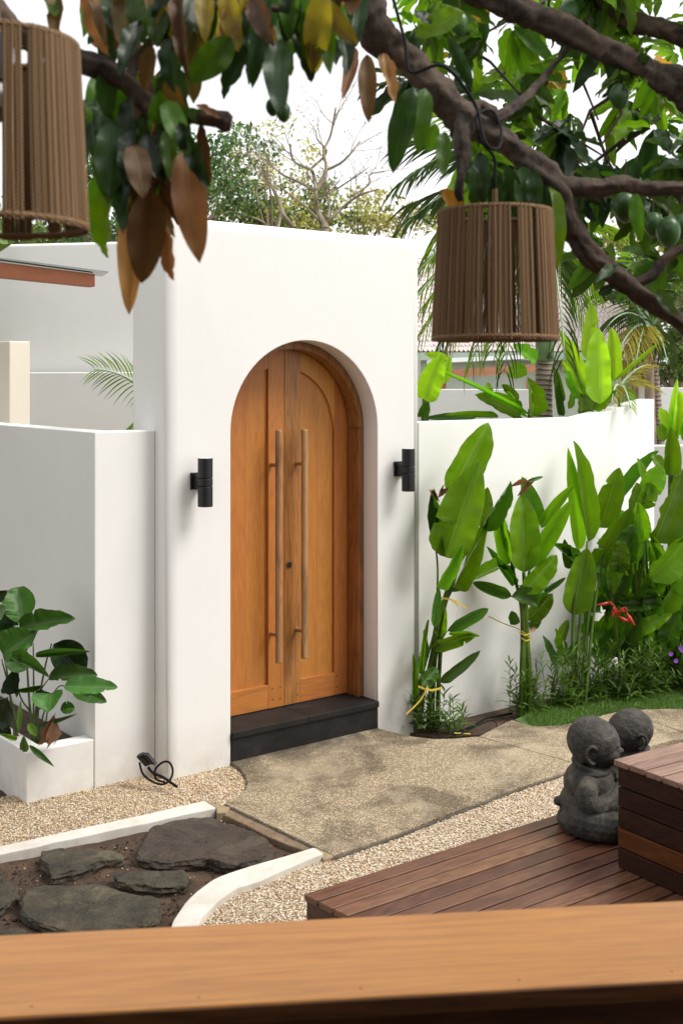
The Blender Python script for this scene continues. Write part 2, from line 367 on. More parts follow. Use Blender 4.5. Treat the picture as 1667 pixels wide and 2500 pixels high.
ML = {
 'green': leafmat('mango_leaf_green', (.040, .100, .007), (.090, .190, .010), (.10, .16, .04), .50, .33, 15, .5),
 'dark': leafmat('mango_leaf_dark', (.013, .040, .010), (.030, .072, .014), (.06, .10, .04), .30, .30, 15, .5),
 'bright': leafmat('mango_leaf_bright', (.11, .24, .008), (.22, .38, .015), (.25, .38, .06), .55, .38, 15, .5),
 'yellow': leafmat('mango_leaf_yellow', (.20, .15, .02), (.36, .25, .03), (.38, .30, .08), .45, .45, 15, .5, dry=(.16, .08, .03)),
 'orange': leafmat('mango_leaf_orange', (.42, .20, .03), (.60, .32, .05), (.5, .35, .1), .5, .45, 15, .5),
 'copper': leafmat('mango_leaf_copper', (.34, .175, .070), (.47, .26, .11), (.36, .27, .06), .40, .5, 13, .5, vstr=.55, svc=(.16, .06, .03), tcol=(1.2, 1.0, .7)),
 'brown': leafmat('mango_leaf_brown', (.135, .076, .025), (.22, .125, .043), (.17, .12, .03), .35, .5, 13, .5, vstr=.5, svc=(.05, .022, .01), tcol=(1.2, 1.0, .6)),
 'hel': leafmat('heliconia_leaf', (.088, .205, .006), (.180, .330, .010), (.28, .42, .06), .45, .33, 30, .25, vstr=.35),
 'hel_dark': leafmat('heliconia_leaf_dark', (.040, .115, .010), (.075, .180, .014), (.10, .20, .04), .38, .3, 30, .25, vstr=.35),
 'hel_bright': leafmat('heliconia_leaf_bright', (.12, .30, .012), (.20, .42, .02), (.30, .48, .08), .5, .35, 30, .25, vstr=.35),
 'hel_brown': leafmat('heliconia_leaf_dry', (.22, .10, .05), (.36, .19, .11), (.4, .25, .15), .3, .7, 20, .25, varh=.01),
 'hel_tip': leafmat('heliconia_leaf_dry_tip', (.025, .08, .012), (.045, .12, .02), (.15, .2, .05), .3, .4, 30, .25, edge=(.25, .12, .05)),
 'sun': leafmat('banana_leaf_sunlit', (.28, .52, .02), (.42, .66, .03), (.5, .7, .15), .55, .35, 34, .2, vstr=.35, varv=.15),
 'cala': leafmat('planter_leaf', (.028, .092, .010), (.062, .165, .018), (.13, .24, .06), .3, .35, 24, .55, vstr=.4),
 'cala_dark': leafmat('planter_leaf_dark', (.007, .022, .007), (.013, .038, .010), (.03, .06, .02), .2, .35, 24, .55, vstr=.4),
 'cala_edge': leafmat('planter_leaf_scorched', (.038, .10, .020), (.07, .17, .03), (.13, .24, .06), .3, .38, 24, .55, edge=(.50, .30, .13), vstr=.4),
 'cala_pale': leafmat('planter_leaf_pale', (.12, .20, .09), (.17, .27, .12), (.2, .3, .14), .3, .3, 24, .55),
 'strap': leafmat('small_plant_leaf', (.055, .12, .014), (.13, .22, .03), (.14, .22, .06), .35, .4, 6, .2),
 'grass': leafmat('grass_blade', (.06, .115, .010), (.12, .20, .015), (.1, .25, .03), .35, .5, 1, .1),
 'palm': leafmat('palm_leaflet', (.13, .23, .015), (.28, .42, .04), (.2, .28, .06), .4, .4, 2, .1),
 'palm_dk': leafmat('palm_leaflet_dark', (.025, .055, .014), (.06, .10, .025), (.1, .14, .04), .35, .4, 2, .1),
 'palm_dry': leafmat('palm_leaflet_dry', (.30, .25, .06), (.48, .40, .12), (.4, .35, .15), .4, .5, 2, .1),
 'far': leafmat('far_foliage', (.08, .13, .035), (.17, .23, .06), (.1, .15, .04), .45, .6, 1, .1, varv=.4),
 'far_blue': leafmat('far_foliage_cool_hazed', (.07, .14, .06), (.14, .23, .10), (.1, .15, .04), .35, .6, 1, .1, varv=.4),
 'far_yel': leafmat('far_foliage_warm_hazed', (.34, .31, .13), (.55, .48, .24), (.1, .15, .04), .5, .6, 1, .1, varv=.4),  # cool and warm far greens lightened in place of haze
}
M_stem = simple('heliconia_stem', (.060, .105, .014), .7, 9, .45)
M_stem.node_tree.nodes['Principled BSDF'].inputs['Specular IOR Level'].default_value = .15
M_stem_dk = simple('planter_stem', (.06, .085, .02), .45, 20, .4)
M_mango = simple('green_mango', (.035, .10, .02), .35, 6, .3)
M_red = simple('red_bract', (.42, .018, .010), .35, 30, .2)
M_purple = simple('purple_petal', (.25, .08, .5), .5)
def bark(name, a, b, sc=16):
    m = NT(name); p = m.pos(); q = m.mapping(p, scale=(1, 1, .55))
    f = m.noise(q, sc, 9, .68, .4); g = m.vor(q, sc * 1.6)
    lich = m.ramp(m.noise(p, sc * .55, 5, .6), [(.55, 0), (.70, 1)])
    c = m.mix(m.math('MULTIPLY', lich, .55), m.ramp(f, [(.36, a), (.64, b)]), tuple(min(1, x * 1.7) for x in b))
    m.col(c); m.rough(.85); m.bump(m.math('ADD', f, m.math('MULTIPLY', g, .5)), 1, .012); return m.mat
M_bark = bark('mango_bark', (.014, .009, .006), (.095, .062, .040))
M_bark_far = bark('pale_far_bark', (.20, .16, .11), (.36, .30, .22), 6)
def palm_trunk():
    m = NT('palm_trunk'); p = m.pos(); sp = m.N('ShaderNodeSeparateXYZ'); m.L(p, sp.inputs[0])
    z = m.math('ADD', sp.outputs[2], m.math('MULTIPLY', m.noise(p, 4, 3), .05))
    w = m.math('MULTIPLY_ADD', m.math('SINE', m.math('MULTIPLY', z, 150)), .5, .5)
    c = m.mix(m.ramp(w, [(.72, 0), (.95, 1)]), m.ramp(m.noise(m.mapping(p, scale=(1, 1, 4)), 9, 6, .7), [(.3, (.19, .145, .115)), (.7, (.38, .31, .26))]), (.06, .04, .028))
    m.col(c); m.rough(.85); m.bump(w, .5, .01); return m.mat
M_palmtrunk = palm_trunk()
M_sheath = simple('palm_crownshaft', (.30, .42, .25), .4, 5, .2)
def rope(name, a, b):
    m = NT(name); p = m.pos(); f = m.noise(p, 240, 3, .6)
    z = m.N('ShaderNodeSeparateXYZ'); m.L(p, z.inputs[0])
    tw = m.math('MULTIPLY_ADD', m.math('SINE', m.math('MULTIPLY', m.math('ADD', z.outputs[2], m.math('MULTIPLY', z.outputs[0], .6)), 900)), .5, .5)
    g = m.N('ShaderNodeNewGeometry')
    c = m.mix(g.outputs['Random Per Island'], a, b)
    c = m.mix(m.math('MULTIPLY', tw, .35), c, tuple(x * .5 for x in a))
    c = m.mix(m.math('MULTIPLY', f, .3), c, tuple(x * .6 for x in b))
    m.col(c); m.rough(.85); m.bump(tw, .6, .002); return m.mat
M_rope = rope('rope_cord', (.155, .085, .036), (.29, .175, .082))
M_tile = simple('roof_tile', (.62, .54, .52), .8, 5, .25)
M_tile2 = simple('roof_under', (.12, .09, .085), .8)
M_house = simple('house_wall', (.55, .60, .52), .7, 2, .1)
M_farwall = plaster('far_white_plaster', (.78, .78, .77), .2)

# ------------------------------------------------------------------ leaves
def leaf_mesh(name, kind, mat, seed=0, bend=.12, fold=.12, wave=.03, nv=14, side=0.0, tears=0, twist=0.0, aspect=None):
    rr = random.Random(seed); nu = 3
    asp = {'mango': .36, 'paddle': .42, 'round': .7, 'ovate': .6}.get(kind, .10)
    if aspect: asp = aspect
    vs = []; uvs = []; fs = []
    def prof(v):
        if kind == 'mango': w = (math.sin(math.pi * min(1, v ** .88)) ** .62) * (1 - .10 * v)
        elif kind == 'paddle': w = min(1, (v / .16)) ** .55 * (1 - max(0, (v - .35) / .65) ** 2.6) ** .8
        elif kind == 'round': w = min(1, v / .2) ** .6 * (1 - max(0, (v - .45) / .55) ** 2.4) ** .7
        elif kind == 'ovate': w = math.sin(math.pi * min(1, max(0, v)) ** .74) ** .62
        else: w = math.sin(math.pi * v ** .7) ** .9
        return max(w, .012)
    ph = rr.random() * 6
    for i in range(nv + 1):
        v = i / nv; w = prof(v) * .5
        for j in range(-nu, nu + 1):
            a = j / nu
            x = a * w * (1 - fold * .35 * abs(a)); y = v
            z = fold * abs(a) * w * 1.9 * asp - bend * v * v * .9 + bend * .35 * v
            z += (wave * asp * 2) * math.sin(v * 17 + ph + (1.3 if a > 0 else 0)) * abs(a) ** 1.5 + wave * asp * math.sin(v * 41 + ph * 2) * abs(a) ** 2
            x += side * v * v * .5 - side * .12 * v
            z += twist * a * w * v
            vs.append((x, y, z)); uvs.append((a * .5 + .5, v))
    n = 2 * nu + 1
    gaps = set()
    if tears:
        for _ in range(tears):
            i = rr.randint(4, nv - 3); sg = rr.choice((-1, 1)); dp = rr.uniform(.25, .75)
            for j in range(-nu, nu + 1):
                if j * sg > 0:
                    q = i * n + j + nu; x, y, z = vs[q]; vs[q] = (x * (1 - dp), y + .01, z)
    tears = 0
    for _ in range(tears):
        i = rr.randint(3, nv - 2); sd_ = rr.choice((0, n - 2)); gaps.add((i, sd_))
    for i in range(nv):
        for j in range(n - 1):
            if (i, j) in gaps: continue
            fs.append((i * n + j, i * n + j + 1, (i + 1) * n + j + 1, (i + 1) * n + j))
    me = bpy.data.meshes.new(name); me.from_pydata(vs, [], fs)
    ul = me.uv_layers.new(name='UVMap')
    li = np.zeros(len(me.loops), dtype=np.int32); me.loops.foreach_get('vertex_index', li)
    ul.data.foreach_set('uv', np.array(uvs)[li].ravel())
    me.polygons.foreach_set('use_smooth', [True] * len(fs))
    me.materials.append(mat); me.update(); return me
def leaf_matrix(base, tip, width, normal):
    base = Vector(base); tip = Vector(tip); y = tip - base; L = y.length; y.normalize()
    n = Vector(normal); n = (n - y * n.dot(y)); n = n.normalized() if n.length > 1e-4 else y.orthogonal().normalized()
    x = y.cross(n).normalized()
    M = Matrix.Identity(4)
    for i in range(3): M[i][0] = x[i] * width; M[i][1] = y[i] * L; M[i][2] = n[i] * L; M[i][3] = base[i]
    return M
def put_leaf(name, me, M, parent):
    o = bpy.data.objects.new(name, me); return link(o, parent, M)
def bake_leaves(items, name, parent, matlist):
    """items: (mesh, matrix, material index) joined into one mesh with uv"""
    V = []; FF = []; UV = []; MI = []; n0 = 0
    cache = {}
    for me, M, mi in items:
        if me.name not in cache:
            v = np.zeros(len(me.vertices) * 3); me.vertices.foreach_get('co', v); v = v.reshape(-1, 3)
            f = np.array([list(p.vertices) for p in me.polygons]); uv = np.zeros(len(me.loops) * 2)
            me.uv_layers[0].data.foreach_get('uv', uv); cache[me.name] = (v, f, uv)
        v, f, uv = cache[me.name]; A = np.array(M)
        V.append(v @ A[:3, :3].T + A[:3, 3]); FF.append(f + n0); UV.append(uv); MI.append(np.full(len(f), mi)); n0 += len(v)
    if not V: return None
    V = np.vstack(V); FF = np.vstack(FF)
    me = mesh_np(name, V, FF, matlist, np.concatenate(MI), np.concatenate(UV), True)
    o = bpy.data.objects.new(name, me); link(o, parent); o['kind'] = 'stuff'; return o
def mesh_np(name, V, FQ, mats, mi=None, uv=None, smooth=False):
    me = bpy.data.meshes.new(name); nf, k = FQ.shape
    me.vertices.add(len(V)); me.vertices.foreach_set('co', V.astype(np.float32).ravel())
    me.loops.add(nf * k); me.loops.foreach_set('vertex_index', FQ.astype(np.int32).ravel())
    me.polygons.add(nf); me.polygons.foreach_set('loop_start', np.arange(0, nf * k, k, dtype=np.int32))
    me.polygons.foreach_set('loop_total', np.full(nf, k, dtype=np.int32))
    for m in mats: me.materials.append(m)
    if mi is not None: me.polygons.foreach_set('material_index', mi.astype(np.int32))
    me.update(calc_edges=True)
    if uv is not None:
        ul = me.uv_layers.new(name='UVMap'); ul.data.foreach_set('uv', uv.astype(np.float32).ravel())
    if smooth: me.polygons.foreach_set('use_smooth', np.ones(nf, dtype=bool))
    me.validate(); return me
def quads_cloud(name, cen, size, mats, parent=None, mi=None, asp=2.2, droop=0.0):
    """many small pointed leaves as quads (rhombus with uv)"""
    n = len(cen); d = rng.normal(size=(n, 3)); d[:, 2] -= droop; d /= np.linalg.norm(d, axis=1)[:, None]
    e = rng.normal(size=(n, 3)); e -= d * (e * d).sum(1)[:, None]; e /= np.linalg.norm(e, axis=1)[:, None]
    s = np.asarray(size).reshape(-1, 1) * np.ones((n, 1))
    a = cen; b = cen + d * s * .45 + e * s / asp * .5; c = cen + d * s; dd = cen + d * s * .45 - e * s / asp * .5
    V = np.stack([a, b, c, dd], 1).reshape(-1, 3); FQ = np.arange(4 * n).reshape(n, 4)
    uv = np.tile(np.array([.5, 0, 1, .5, .5, 1, 0, .5]), n)
    me = mesh_np(name, V, FQ, mats, mi, uv)
    o = bpy.data.objects.new(name, me); link(o, parent); return o

# ================================================================== SETTING
g = MB(); g.add([(-400, -60, -.16), (400, -60, -.16), (400, 700, -.16), (-400, 700, -.16)], [(0, 1, 2, 3)])
tag(g.build('ground', M_earth), kind='structure')

# soil bed relief
def relief(name, x0, x1, y0, y1, z, amp, step, mat, sc=5):
    nx = int((x1 - x0) / step); ny = int((y1 - y0) / step)
    V = []; 
    for j in range(ny + 1):
        for i in range(nx + 1):
            x = x0 + (x1 - x0) * i / nx; y = y0 + (y1 - y0) * j / ny
            V.append((x, y, z + amp * noise.fractal(Vector((x * sc, y * sc, .3)), 1, 2, 4)))
    V = np.array(V); idx = np.arange((nx + 1) * (ny + 1)).reshape(ny + 1, nx + 1)
    FQ = np.stack([idx[:-1, :-1], idx[:-1, 1:], idx[1:, 1:], idx[1:, :-1]], -1).reshape(-1, 4)
    o = bpy.data.objects.new(name, mesh_np(name, V, FQ, [mat], smooth=True)); link(o); return o
tag(relief('soil_bed', -3.2, .6, 2.6, 6.6, -.046, .012, .03, M_soil), kind='structure')

SC = 1 / 1.88
def c1(x, y, z=0): return G(x * SC, 1900 + y * SC, z)
cur1F = [c1(x, y) for x, y in ((-700, 470), (-350, 390), (0, 312), (330, 238), (640, 170), (940, 103))]
cur1N = [c1(x, y) for x, y in ((-700, 512), (-350, 430), (0, 350), (340, 275), (680, 202), (992, 136))]
cur2L = [c1(x, y, .01) for x, y in ((1440, 318), (1250, 372), (1060, 430), (980, 465), (915, 510), (860, 560), (820, 610), (797, 650), (785, 690), (780, 740), (790, 820), (830, 930))]
cur2R = [c1(x, y, .01) for x, y in ((1485, 345), (1330, 408), (1160, 480), (1080, 510), (1020, 548), (970, 590), (935, 630), (912, 665), (895, 700), (890, 750), (900, 820), (945, 920))]
def band(name, A, B, z0, z1, mat, bevel=.008):
    A = catmull(A, 4); B = catmull(B, 4)
    A = [p + Vector((noise.noise(p * 9), noise.noise(p * 9 + Vector((5, 0, 0))), 0)) * .006 for p in A]
    B = [p + Vector((noise.noise(p * 11), noise.noise(p * 8 + Vector((9, 0, 0))), 0)) * .009 for p in B]
    m = MB(); n = len(A); vs = []
    for a, b in zip(A, B):
        j = .004 * noise.noise(a * 5)
        vs += [(a.x, a.y, z0), (a.x, a.y, z1 + j), (b.x, b.y, z1 + j), (b.x, b.y, z0)]
    fs = []
    for i in range(n - 1):
        for k in range(4):
            k2 = (k + 1) % 4; fs.append((i * 4 + k, i * 4 + k2, i * 4 + 4 + k2, i * 4 + 4 + k))
    fs.append((3, 2, 1, 0)); b = (n - 1) * 4; fs.append((b, b + 1, b + 2, b + 3))
    m.add(vs, fs); return m.build(name, mat, bevel=bevel)
tag(band('curb', cur1F, cur1N, -.12, 0, M_curb), 'straight white painted curb between the tan gravel and the stepping stones', 'curb')
tag(band('curb', cur2L, cur2R, -.12, .01, M_curb), 'curved white painted curb that bends round the right side of the stepping stones', 'curb')
for pl, lab in ((((941, 104), (1056, 133), (1040, 158), (994, 160), (992, 136)), 'tan mortar wedge closing the end of the straight white curb'),
                (((1441, 318), (1500, 318), (1568, 346), (1484, 374)), 'tan mortar wedge at the end of the curved white curb')):
    m = MB(); m.prism([c1(x, y, -.004) for x, y in pl], -.1, -.004)
    tag(m.build('mortar_wedge', M_mortar, bevel=.006), lab, 'mortar')

m = MB(); m.prism([c1(x, y, -.014) for x, y in ((1070, 128), (1530, 322), (1440, 345), (1330, 310), (1215, 262), (1130, 215), (1075, 190), (1020, 165))], -.1, -.014)
tag(m.build('concrete_strip', stone_mat('rough_concrete', (.13, .085, .05), (.27, .19, .115), 12, .9, None, 1, .02), bevel=.008), 'rough sandy concrete strip between the paving slab and the soil of the stepping stones', 'concrete')
# gravel fields
gz = -.022
def mid(A, B): return [(a + b) / 2 for a, b in zip(A, B)]
g1 = [p for p in mid(cur1F, cur1N)] + [G(570, 1960), G(700, 1900), W(-.4, .3), W(-4.5, .3), W(-4.5, 3.5), Vector((-7, 9, 0)), Vector((-7, 4.2, 0))]
m = MB(); m.prism(g1, -.13, gz); tag(m.build('gravel', M_gravel), kind='structure')
g2 = [p for p in mid(cur2L, cur2R)] + [Vector((.1, 2.7, 0)), Vector((4.5, 2.7, 0)), Vector((4.5, 7.6, 0)), G(1700, 1820), G(1430, 1840), G(1100, 1960), G(830, 2060)]
m = MB(); m.prism(g2, -.13, gz); tag(m.build('gravel', M_gravel), kind='structure')
def inside(pts, poly):
    x = pts[:, 0]; y = pts[:, 1]; c = np.zeros(len(pts), bool); n = len(poly)
    for i in range(n):
        x1, y1 = poly[i][0], poly[i][1]; x2, y2 = poly[i - 1][0], poly[i - 1][1]
        if y1 == y2: continue
        k = ((y1 > y) != (y2 > y)) & (x < (x2 - x1) * (y - y1) / (y2 - y1) + x1); c ^= k
    return c
LB = {('pebbles', gz, None): 'tan pebbles scattered between the white walls and the straight curb', ('pebbles', gz, 'pale_pebbles'): 'pale cream pebbles between the paving slab and the wooden deck', ('pebbles', -.042, None): 'few stray pebbles on the brown soil around the stepping stones', ('soil_clods', -.046, 'soil_clod'): 'brown crumbs of soil around the stepping stones'}
def pebbles(name, poly, n, bx, size=(.0030, .0056), z=gz, excl=(), mat=None):
    pts = rng.uniform([bx[0], bx[2]], [bx[1], bx[3]], size=(n, 2)); k = inside(pts, poly)
    for e in excl: k &= ~inside(pts, e)
    pts = pts[k]; n = len(pts)
    base = np.array([(1, 0, 0), (0, 1, 0), (-1, 0, 0), (0, -1, 0), (0, 0, .75), (.5, .5, -.6)])
    T = np.array([(0, 1, 4), (1, 2, 4), (2, 3, 4), (3, 0, 4), (0, 5, 1), (1, 5, 2), (2, 5, 3), (3, 5, 0)])
    s = rng.uniform(size[0], size[1], (n, 1, 1)) * rng.uniform(.7, 1.3, (n, 1, 3)); a = rng.uniform(0, 6.28, n)
    v = base[None] * s + rng.normal(0, .0006, (n, 6, 3)); ca, sa = np.cos(a)[:, None], np.sin(a)[:, None]
    x = v[:, :, 0] * ca - v[:, :, 1] * sa; y = v[:, :, 0] * sa + v[:, :, 1] * ca
    V = np.stack([x + pts[:, 0:1], y + pts[:, 1:2], v[:, :, 2] + z + rng.uniform(0, .004, (n, 1))], -1).reshape(-1, 3)
    FQ = (T[None] + (np.arange(n) * 6)[:, None, None]).reshape(-1, 3)
    o = bpy.data.objects.new(name, mesh_np(name, V, FQ, [mat or M_pebble], smooth=True)); link(o); o['kind'] = 'stuff'; o['label'] = LB.get((name, z, mat and mat.name), 'loose pebbles'); o['category'] = 'gravel'; return o

# paving slabs
def shrink(poly, d=.0045):
    n = len(poly); a = sum(poly[i].x * poly[(i + 1) % n].y - poly[(i + 1) % n].x * poly[i].y for i in range(n)); s = 1 if a > 0 else -1; out = []
    for i in range(n):
        e0 = (poly[i] - poly[i - 1]).normalized(); e1 = (poly[(i + 1) % n] - poly[i]).normalized()
        nv = Vector((-(e0.y + e1.y), e0.x + e1.x, 0)); nv = nv.normalized() if nv.length > .05 else Vector((-e1.y, e1.x, 0))
        out.append(poly[i] + nv * s * d)
    return out
edge_curve = [G(*q) for q in ((561, 1861), (584, 1876), (598, 1895), (602, 1914), (597, 1930), (588, 1937))]
back = [G(*q) for q in ((921, 1777), (955, 1786), (1000, 1797), (1060, 1804), (1110, 1803), (1168, 1798))]
back2 = [G(*q) for q in ((1168, 1798), (1205, 1778), (1248, 1757), (1303, 1773), (1366, 1771), (1408, 1763), (1447, 1752), (1485, 1742), (1523, 1735))]
back3 = [G(*q) for q in ((1523, 1735), (1590, 1731), (1667, 1730), (1800, 1728), (2100, 1722))]
front = [G(*q) for q in ((815, 2090), (833, 2084), (961, 2040), (1099, 1986), (1243, 1931), (1378, 1886), (1430, 1871))]
pv = thing('paved_path', 'exposed aggregate paving slabs leading from the black doorstep', 'path', G(900, 1950), kind='structure')
slabs = [edge_curve + list(reversed(back)) + [W(0, .02), W(-1.09, .02)],
         [G(588, 1937), G(546, 1962)] + front + [G(1168, 1798)],
         back2 + [G(1700, 1800), G(1640, 1808), G(1500, 1846), G(1430, 1871)],
         back3 + [G(2100, 1760), G(1700, 1800)]]
for s_ in slabs:
    m = MB(); m.prism(shrink(s_), -.14, 0); m.build('paving_slab', M_slab, pv, bevel=.004)
cb = MB(); cb.prism([p + (p - G(950, 1940)).normalized() * .008 for p in ([G(546, 1962)] + front)] + [G(1400, 1850), G(700, 1900)], -.12, -.012)
cb.build('slab_foundation', stone_mat('dark_concrete', (.035, .03, .025), (.09, .08, .065), 12), pv, bevel=.004)
allslab = [[p for p in s_] for s_ in slabs]
deckpoly = [Vector((-.16, 4.52, 0)), Vector((1.0, 5.40, 0)), Vector((3, 6.9, 0)), Vector((3, 2.5, 0)), Vector((1.2, 2.9, 0))]
pebbles('pebbles', g1, 85000, (-3.2, .2, 5.1, 6.9), excl=allslab)
pebbles('pebbles', g2, 85000, (-.6, 2.0, 3.9, 6.6), excl=allslab + [deckpoly], mat=M_pebble2)
sb = [c1(x, y) for x, y in ((-200, 420), (990, 160), (1060, 140), (1480, 340), (1060, 430), (850, 560), (780, 700), (780, 900), (-200, 900))]
pebbles('pebbles', sb, 900, (-2.4, .6, 4.0, 6.3), (.003, .006), -.042)
clod = simple('soil_clod', (.055, .028, .016), .95, 30, .4)
pebbles('soil_clods', sb, 7000, (-2.4, .6, 4.0, 6.3), (.003, .009), -.046, mat=clod)

# stepping stones
def flagstone(outline, label, mat, ztop=.015, hgt=.075, seed=0, tilt=0):
    pts = [c1(x, y, ztop) for x, y in outline]
    c = sum(pts, Vector()) / len(pts)
    loop = pts + [pts[0]]; L = [0]
    for a, b in zip(loop[:-1], loop[1:]): L.append(L[-1] + (b - a).length)
    N = 72; ring = []
    for k in range(N):
        d = L[-1] * k / N
        for i in range(len(L) - 1):
            if L[i] <= d <= L[i + 1]:
                ring.append(loop[i].lerp(loop[i + 1], (d - L[i]) / max(1e-6, L[i + 1] - L[i]))); break
    ring = [ring[k] * .5 + (ring[k - 1] + ring[(k + 1) % N]) * .25 for k in range(N)]
    out = []
    sv = Vector((seed * 3.1, seed * 1.7, 0))
    prof = [(.99, -hgt, .006), (1.015, -hgt * .6, .010), (1.0, -hgt * .4, .014), (1.02, -hgt * .22, .012), (1.0, -.004, .010), (.985, .001, .006), (.85, .004, 0), (.68, .004, 0), (.48, .004, 0), (.28, .004, 0), (.1, .004, 0)]
    for sc, dz, jit in prof:
        for k, p in enumerate(ring):
            q = c + (p - c) * sc
            q = q + (p - c).normalized() * jit * noise.noise(Vector((p.x * 22, p.y * 22, dz * 60)) + sv) * 1.6
            zz = ztop + dz
            if dz > -.01:
                f = noise.fractal(q * 4.5 + sv, 1, 2, 3) * .008
                led = math.floor((noise.noise(Vector((q.x * 4, q.y * 2.2, 0)) + sv) + 1) * 3.5) * .0055 - .017
                zz += f + led * (1 if sc < .99 else .6)
            out.append((q.x, q.y, zz))
    m = MB(); fs = []
    for r_ in range(len(prof) - 1):
        for k in range(N):
            k2 = (k + 1) % N; fs.append((r_ * N + k, r_ * N + k2, (r_ + 1) * N + k2, (r_ + 1) * N + k))
    b = (len(prof) - 1) * N; fs.append(tuple(b + k for k in range(N)))
    m.add(out, fs); o = m.build('stepping_stone', mat, smooth=False)
    s = o.modifiers.new('sub', 'SUBSURF'); s.subdivision_type = 'SIMPLE'; s.levels = s.render_levels = 2
    tx = bpy.data.textures.new('rough', 'CLOUDS'); tx.noise_scale = .018; tx.noise_depth = 5
    dm = o.modifiers.new('d', 'DISPLACE'); dm.texture = tx; dm.strength = .0045; dm.texture_coords = 'GLOBAL'
    tag(o, label, 'stepping stone', 'flat stepping stones in the soil bed'); return o
flagstone([(695, 220), (780, 192), (860, 180), (960, 178), (1010, 198), (1080, 212), (1140, 240), (1225, 290), (1262, 345), (1200, 382), (1080, 402), (990, 392), (960, 372), (860, 385), (760, 393), (660, 372), (628, 350), (645, 310), (672, 268)], 'largest dark stepping stone, against the right end of the straight curb', M_slate2, 0.0, .06, 1)
flagstone([(185, 345), (250, 325), (330, 318), (430, 330), (520, 330), (570, 350), (558, 372), (470, 378), (430, 400), (400, 412), (330, 432), (240, 448), (222, 420), (225, 400), (190, 380)], 'ragged stepping stone beside the middle of the straight curb', M_slate, 0.0, .06, 2)
flagstone([(530, 432), (620, 424), (700, 420), (780, 416), (850, 418), (868, 445), (855, 488), (800, 497), (740, 502), (640, 488), (545, 478), (527, 455)], 'small oblong stepping stone in front of the largest one', M_slate, 0.0, .06, 3)
flagstone([(120, 512), (200, 492), (310, 500), (400, 497), (460, 492), (520, 505), (600, 520), (720, 548), (748, 590), (722, 645), (650, 690), (460, 712), (350, 708), (230, 680), (160, 655), (110, 620), (98, 588)], 'broad greenish stepping stone just above the wooden counter', M_slate, 0.0, .06, 4)
flagstone([(-120, 440), (0, 450), (40, 470), (85, 498), (78, 530), (40, 565), (0, 592), (-130, 600)], 'stepping stone cut by the left edge of the picture', M_slate, 0.0, .06, 5)
flagstone([(-150, 690), (0, 692), (90, 700), (125, 725), (120, 790), (-150, 800)], 'stepping stone half hidden behind the left end of the counter', M_slate, 0.0, .06, 6)

# ================================================================== GATE
gate = thing('gate_wall', 'tall white plastered gate wall with an arched doorway', 'wall', W(-.55, .2))
T0, T1, GH = -1.5025, .372, 3.12; GD = .46
def arch_pts(t0, t1, zs, n=36):
    c = (t0 + t1) / 2; r = (t1 - t0) / 2
    return [(c + r * math.cos(math.pi - math.pi * i / n), zs + r * math.sin(math.pi * i / n)) for i in range(n + 1)]
ap = arch_pts(-1.09, 0, 1.895)
outer = [(T0, -.3), (T0, GH), (T1, GH), (T1, -.3), (0, -.3)] + [(t, z) for t, z in reversed(ap)] + [(-1.09, -.3)]
bm = bmesh.new()
fr = [bm.verts.new(W(t, 0, z)) for t, z in outer]; bk = [bm.verts.new(W(t, GD, z)) for t, z in outer]
n = len(outer); bm.faces.new(fr); bm.faces.new(list(reversed(bk)))
for i in range(n): bm.faces.new((fr[i], bk[i], bk[(i + 1) % n], fr[(i + 1) % n]))
bmesh.ops.recalc_face_normals(bm, faces=bm.faces)
def ed(a, b): return bm.edges.get((a, b))
opening = [ed(fr[i], fr[(i + 1) % n]) for i in range(4, n)]
big = [ed(fr[0], fr[1]), ed(bk[0], bk[1])]
tops = [ed(fr[1], fr[2]), ed(fr[2], fr[3]), ed(fr[1], bk[1]), ed(fr[2], bk[2]), ed(bk[1], bk[2]), ed(bk[2], bk[3])]
for e in bm.edges: e.tag = False
bmesh.ops.bevel(bm, geom=[e for e in opening if e], offset=.006, segments=2, profile=.5, affect='EDGES')
big = [e for e in bm.edges if e.is_valid and len(e.link_faces) == 2 and e.calc_face_angle(0) > 1.0 and
       (min(v.co.z for v in e.verts) > GH - .01 or (abs((e.verts[0].co - e.verts[1].co).z) > 2.5 and (((e.verts[0].co - O).dot(U) < -1.3) or ((e.verts[0].co - O).dot(U) > .2))))]
bmesh.ops.bevel(bm, geom=big, offset=.07, segments=8, profile=.5, affect='EDGES')
for f in bm.faces: f.smooth = True
me = bpy.data.meshes.new('wall_body'); bm.to_mesh(me); bm.free(); me.materials.append(M_wall)
gb = bpy.data.objects.new('wall_body', me); link(gb, gate)
gb.modifiers.new('wn', 'WEIGHTED_NORMAL').keep_sharp = True

# step
st = thing('doorstep', 'black stone doorstep under the arched door', 'step', W(-.55, .1))
boxo('riser', M_black, st, W(-1.086, -.006, -.12), U * 1.082, D * .42, UP * .255, .004)
for a, b in ((-1.087, -.5465), (-.5455, -.002)):
    boxo('tread_slab', M_black, st, W(a, -.02, .135), U * (b - a), D * .44, UP * .036, .0025)

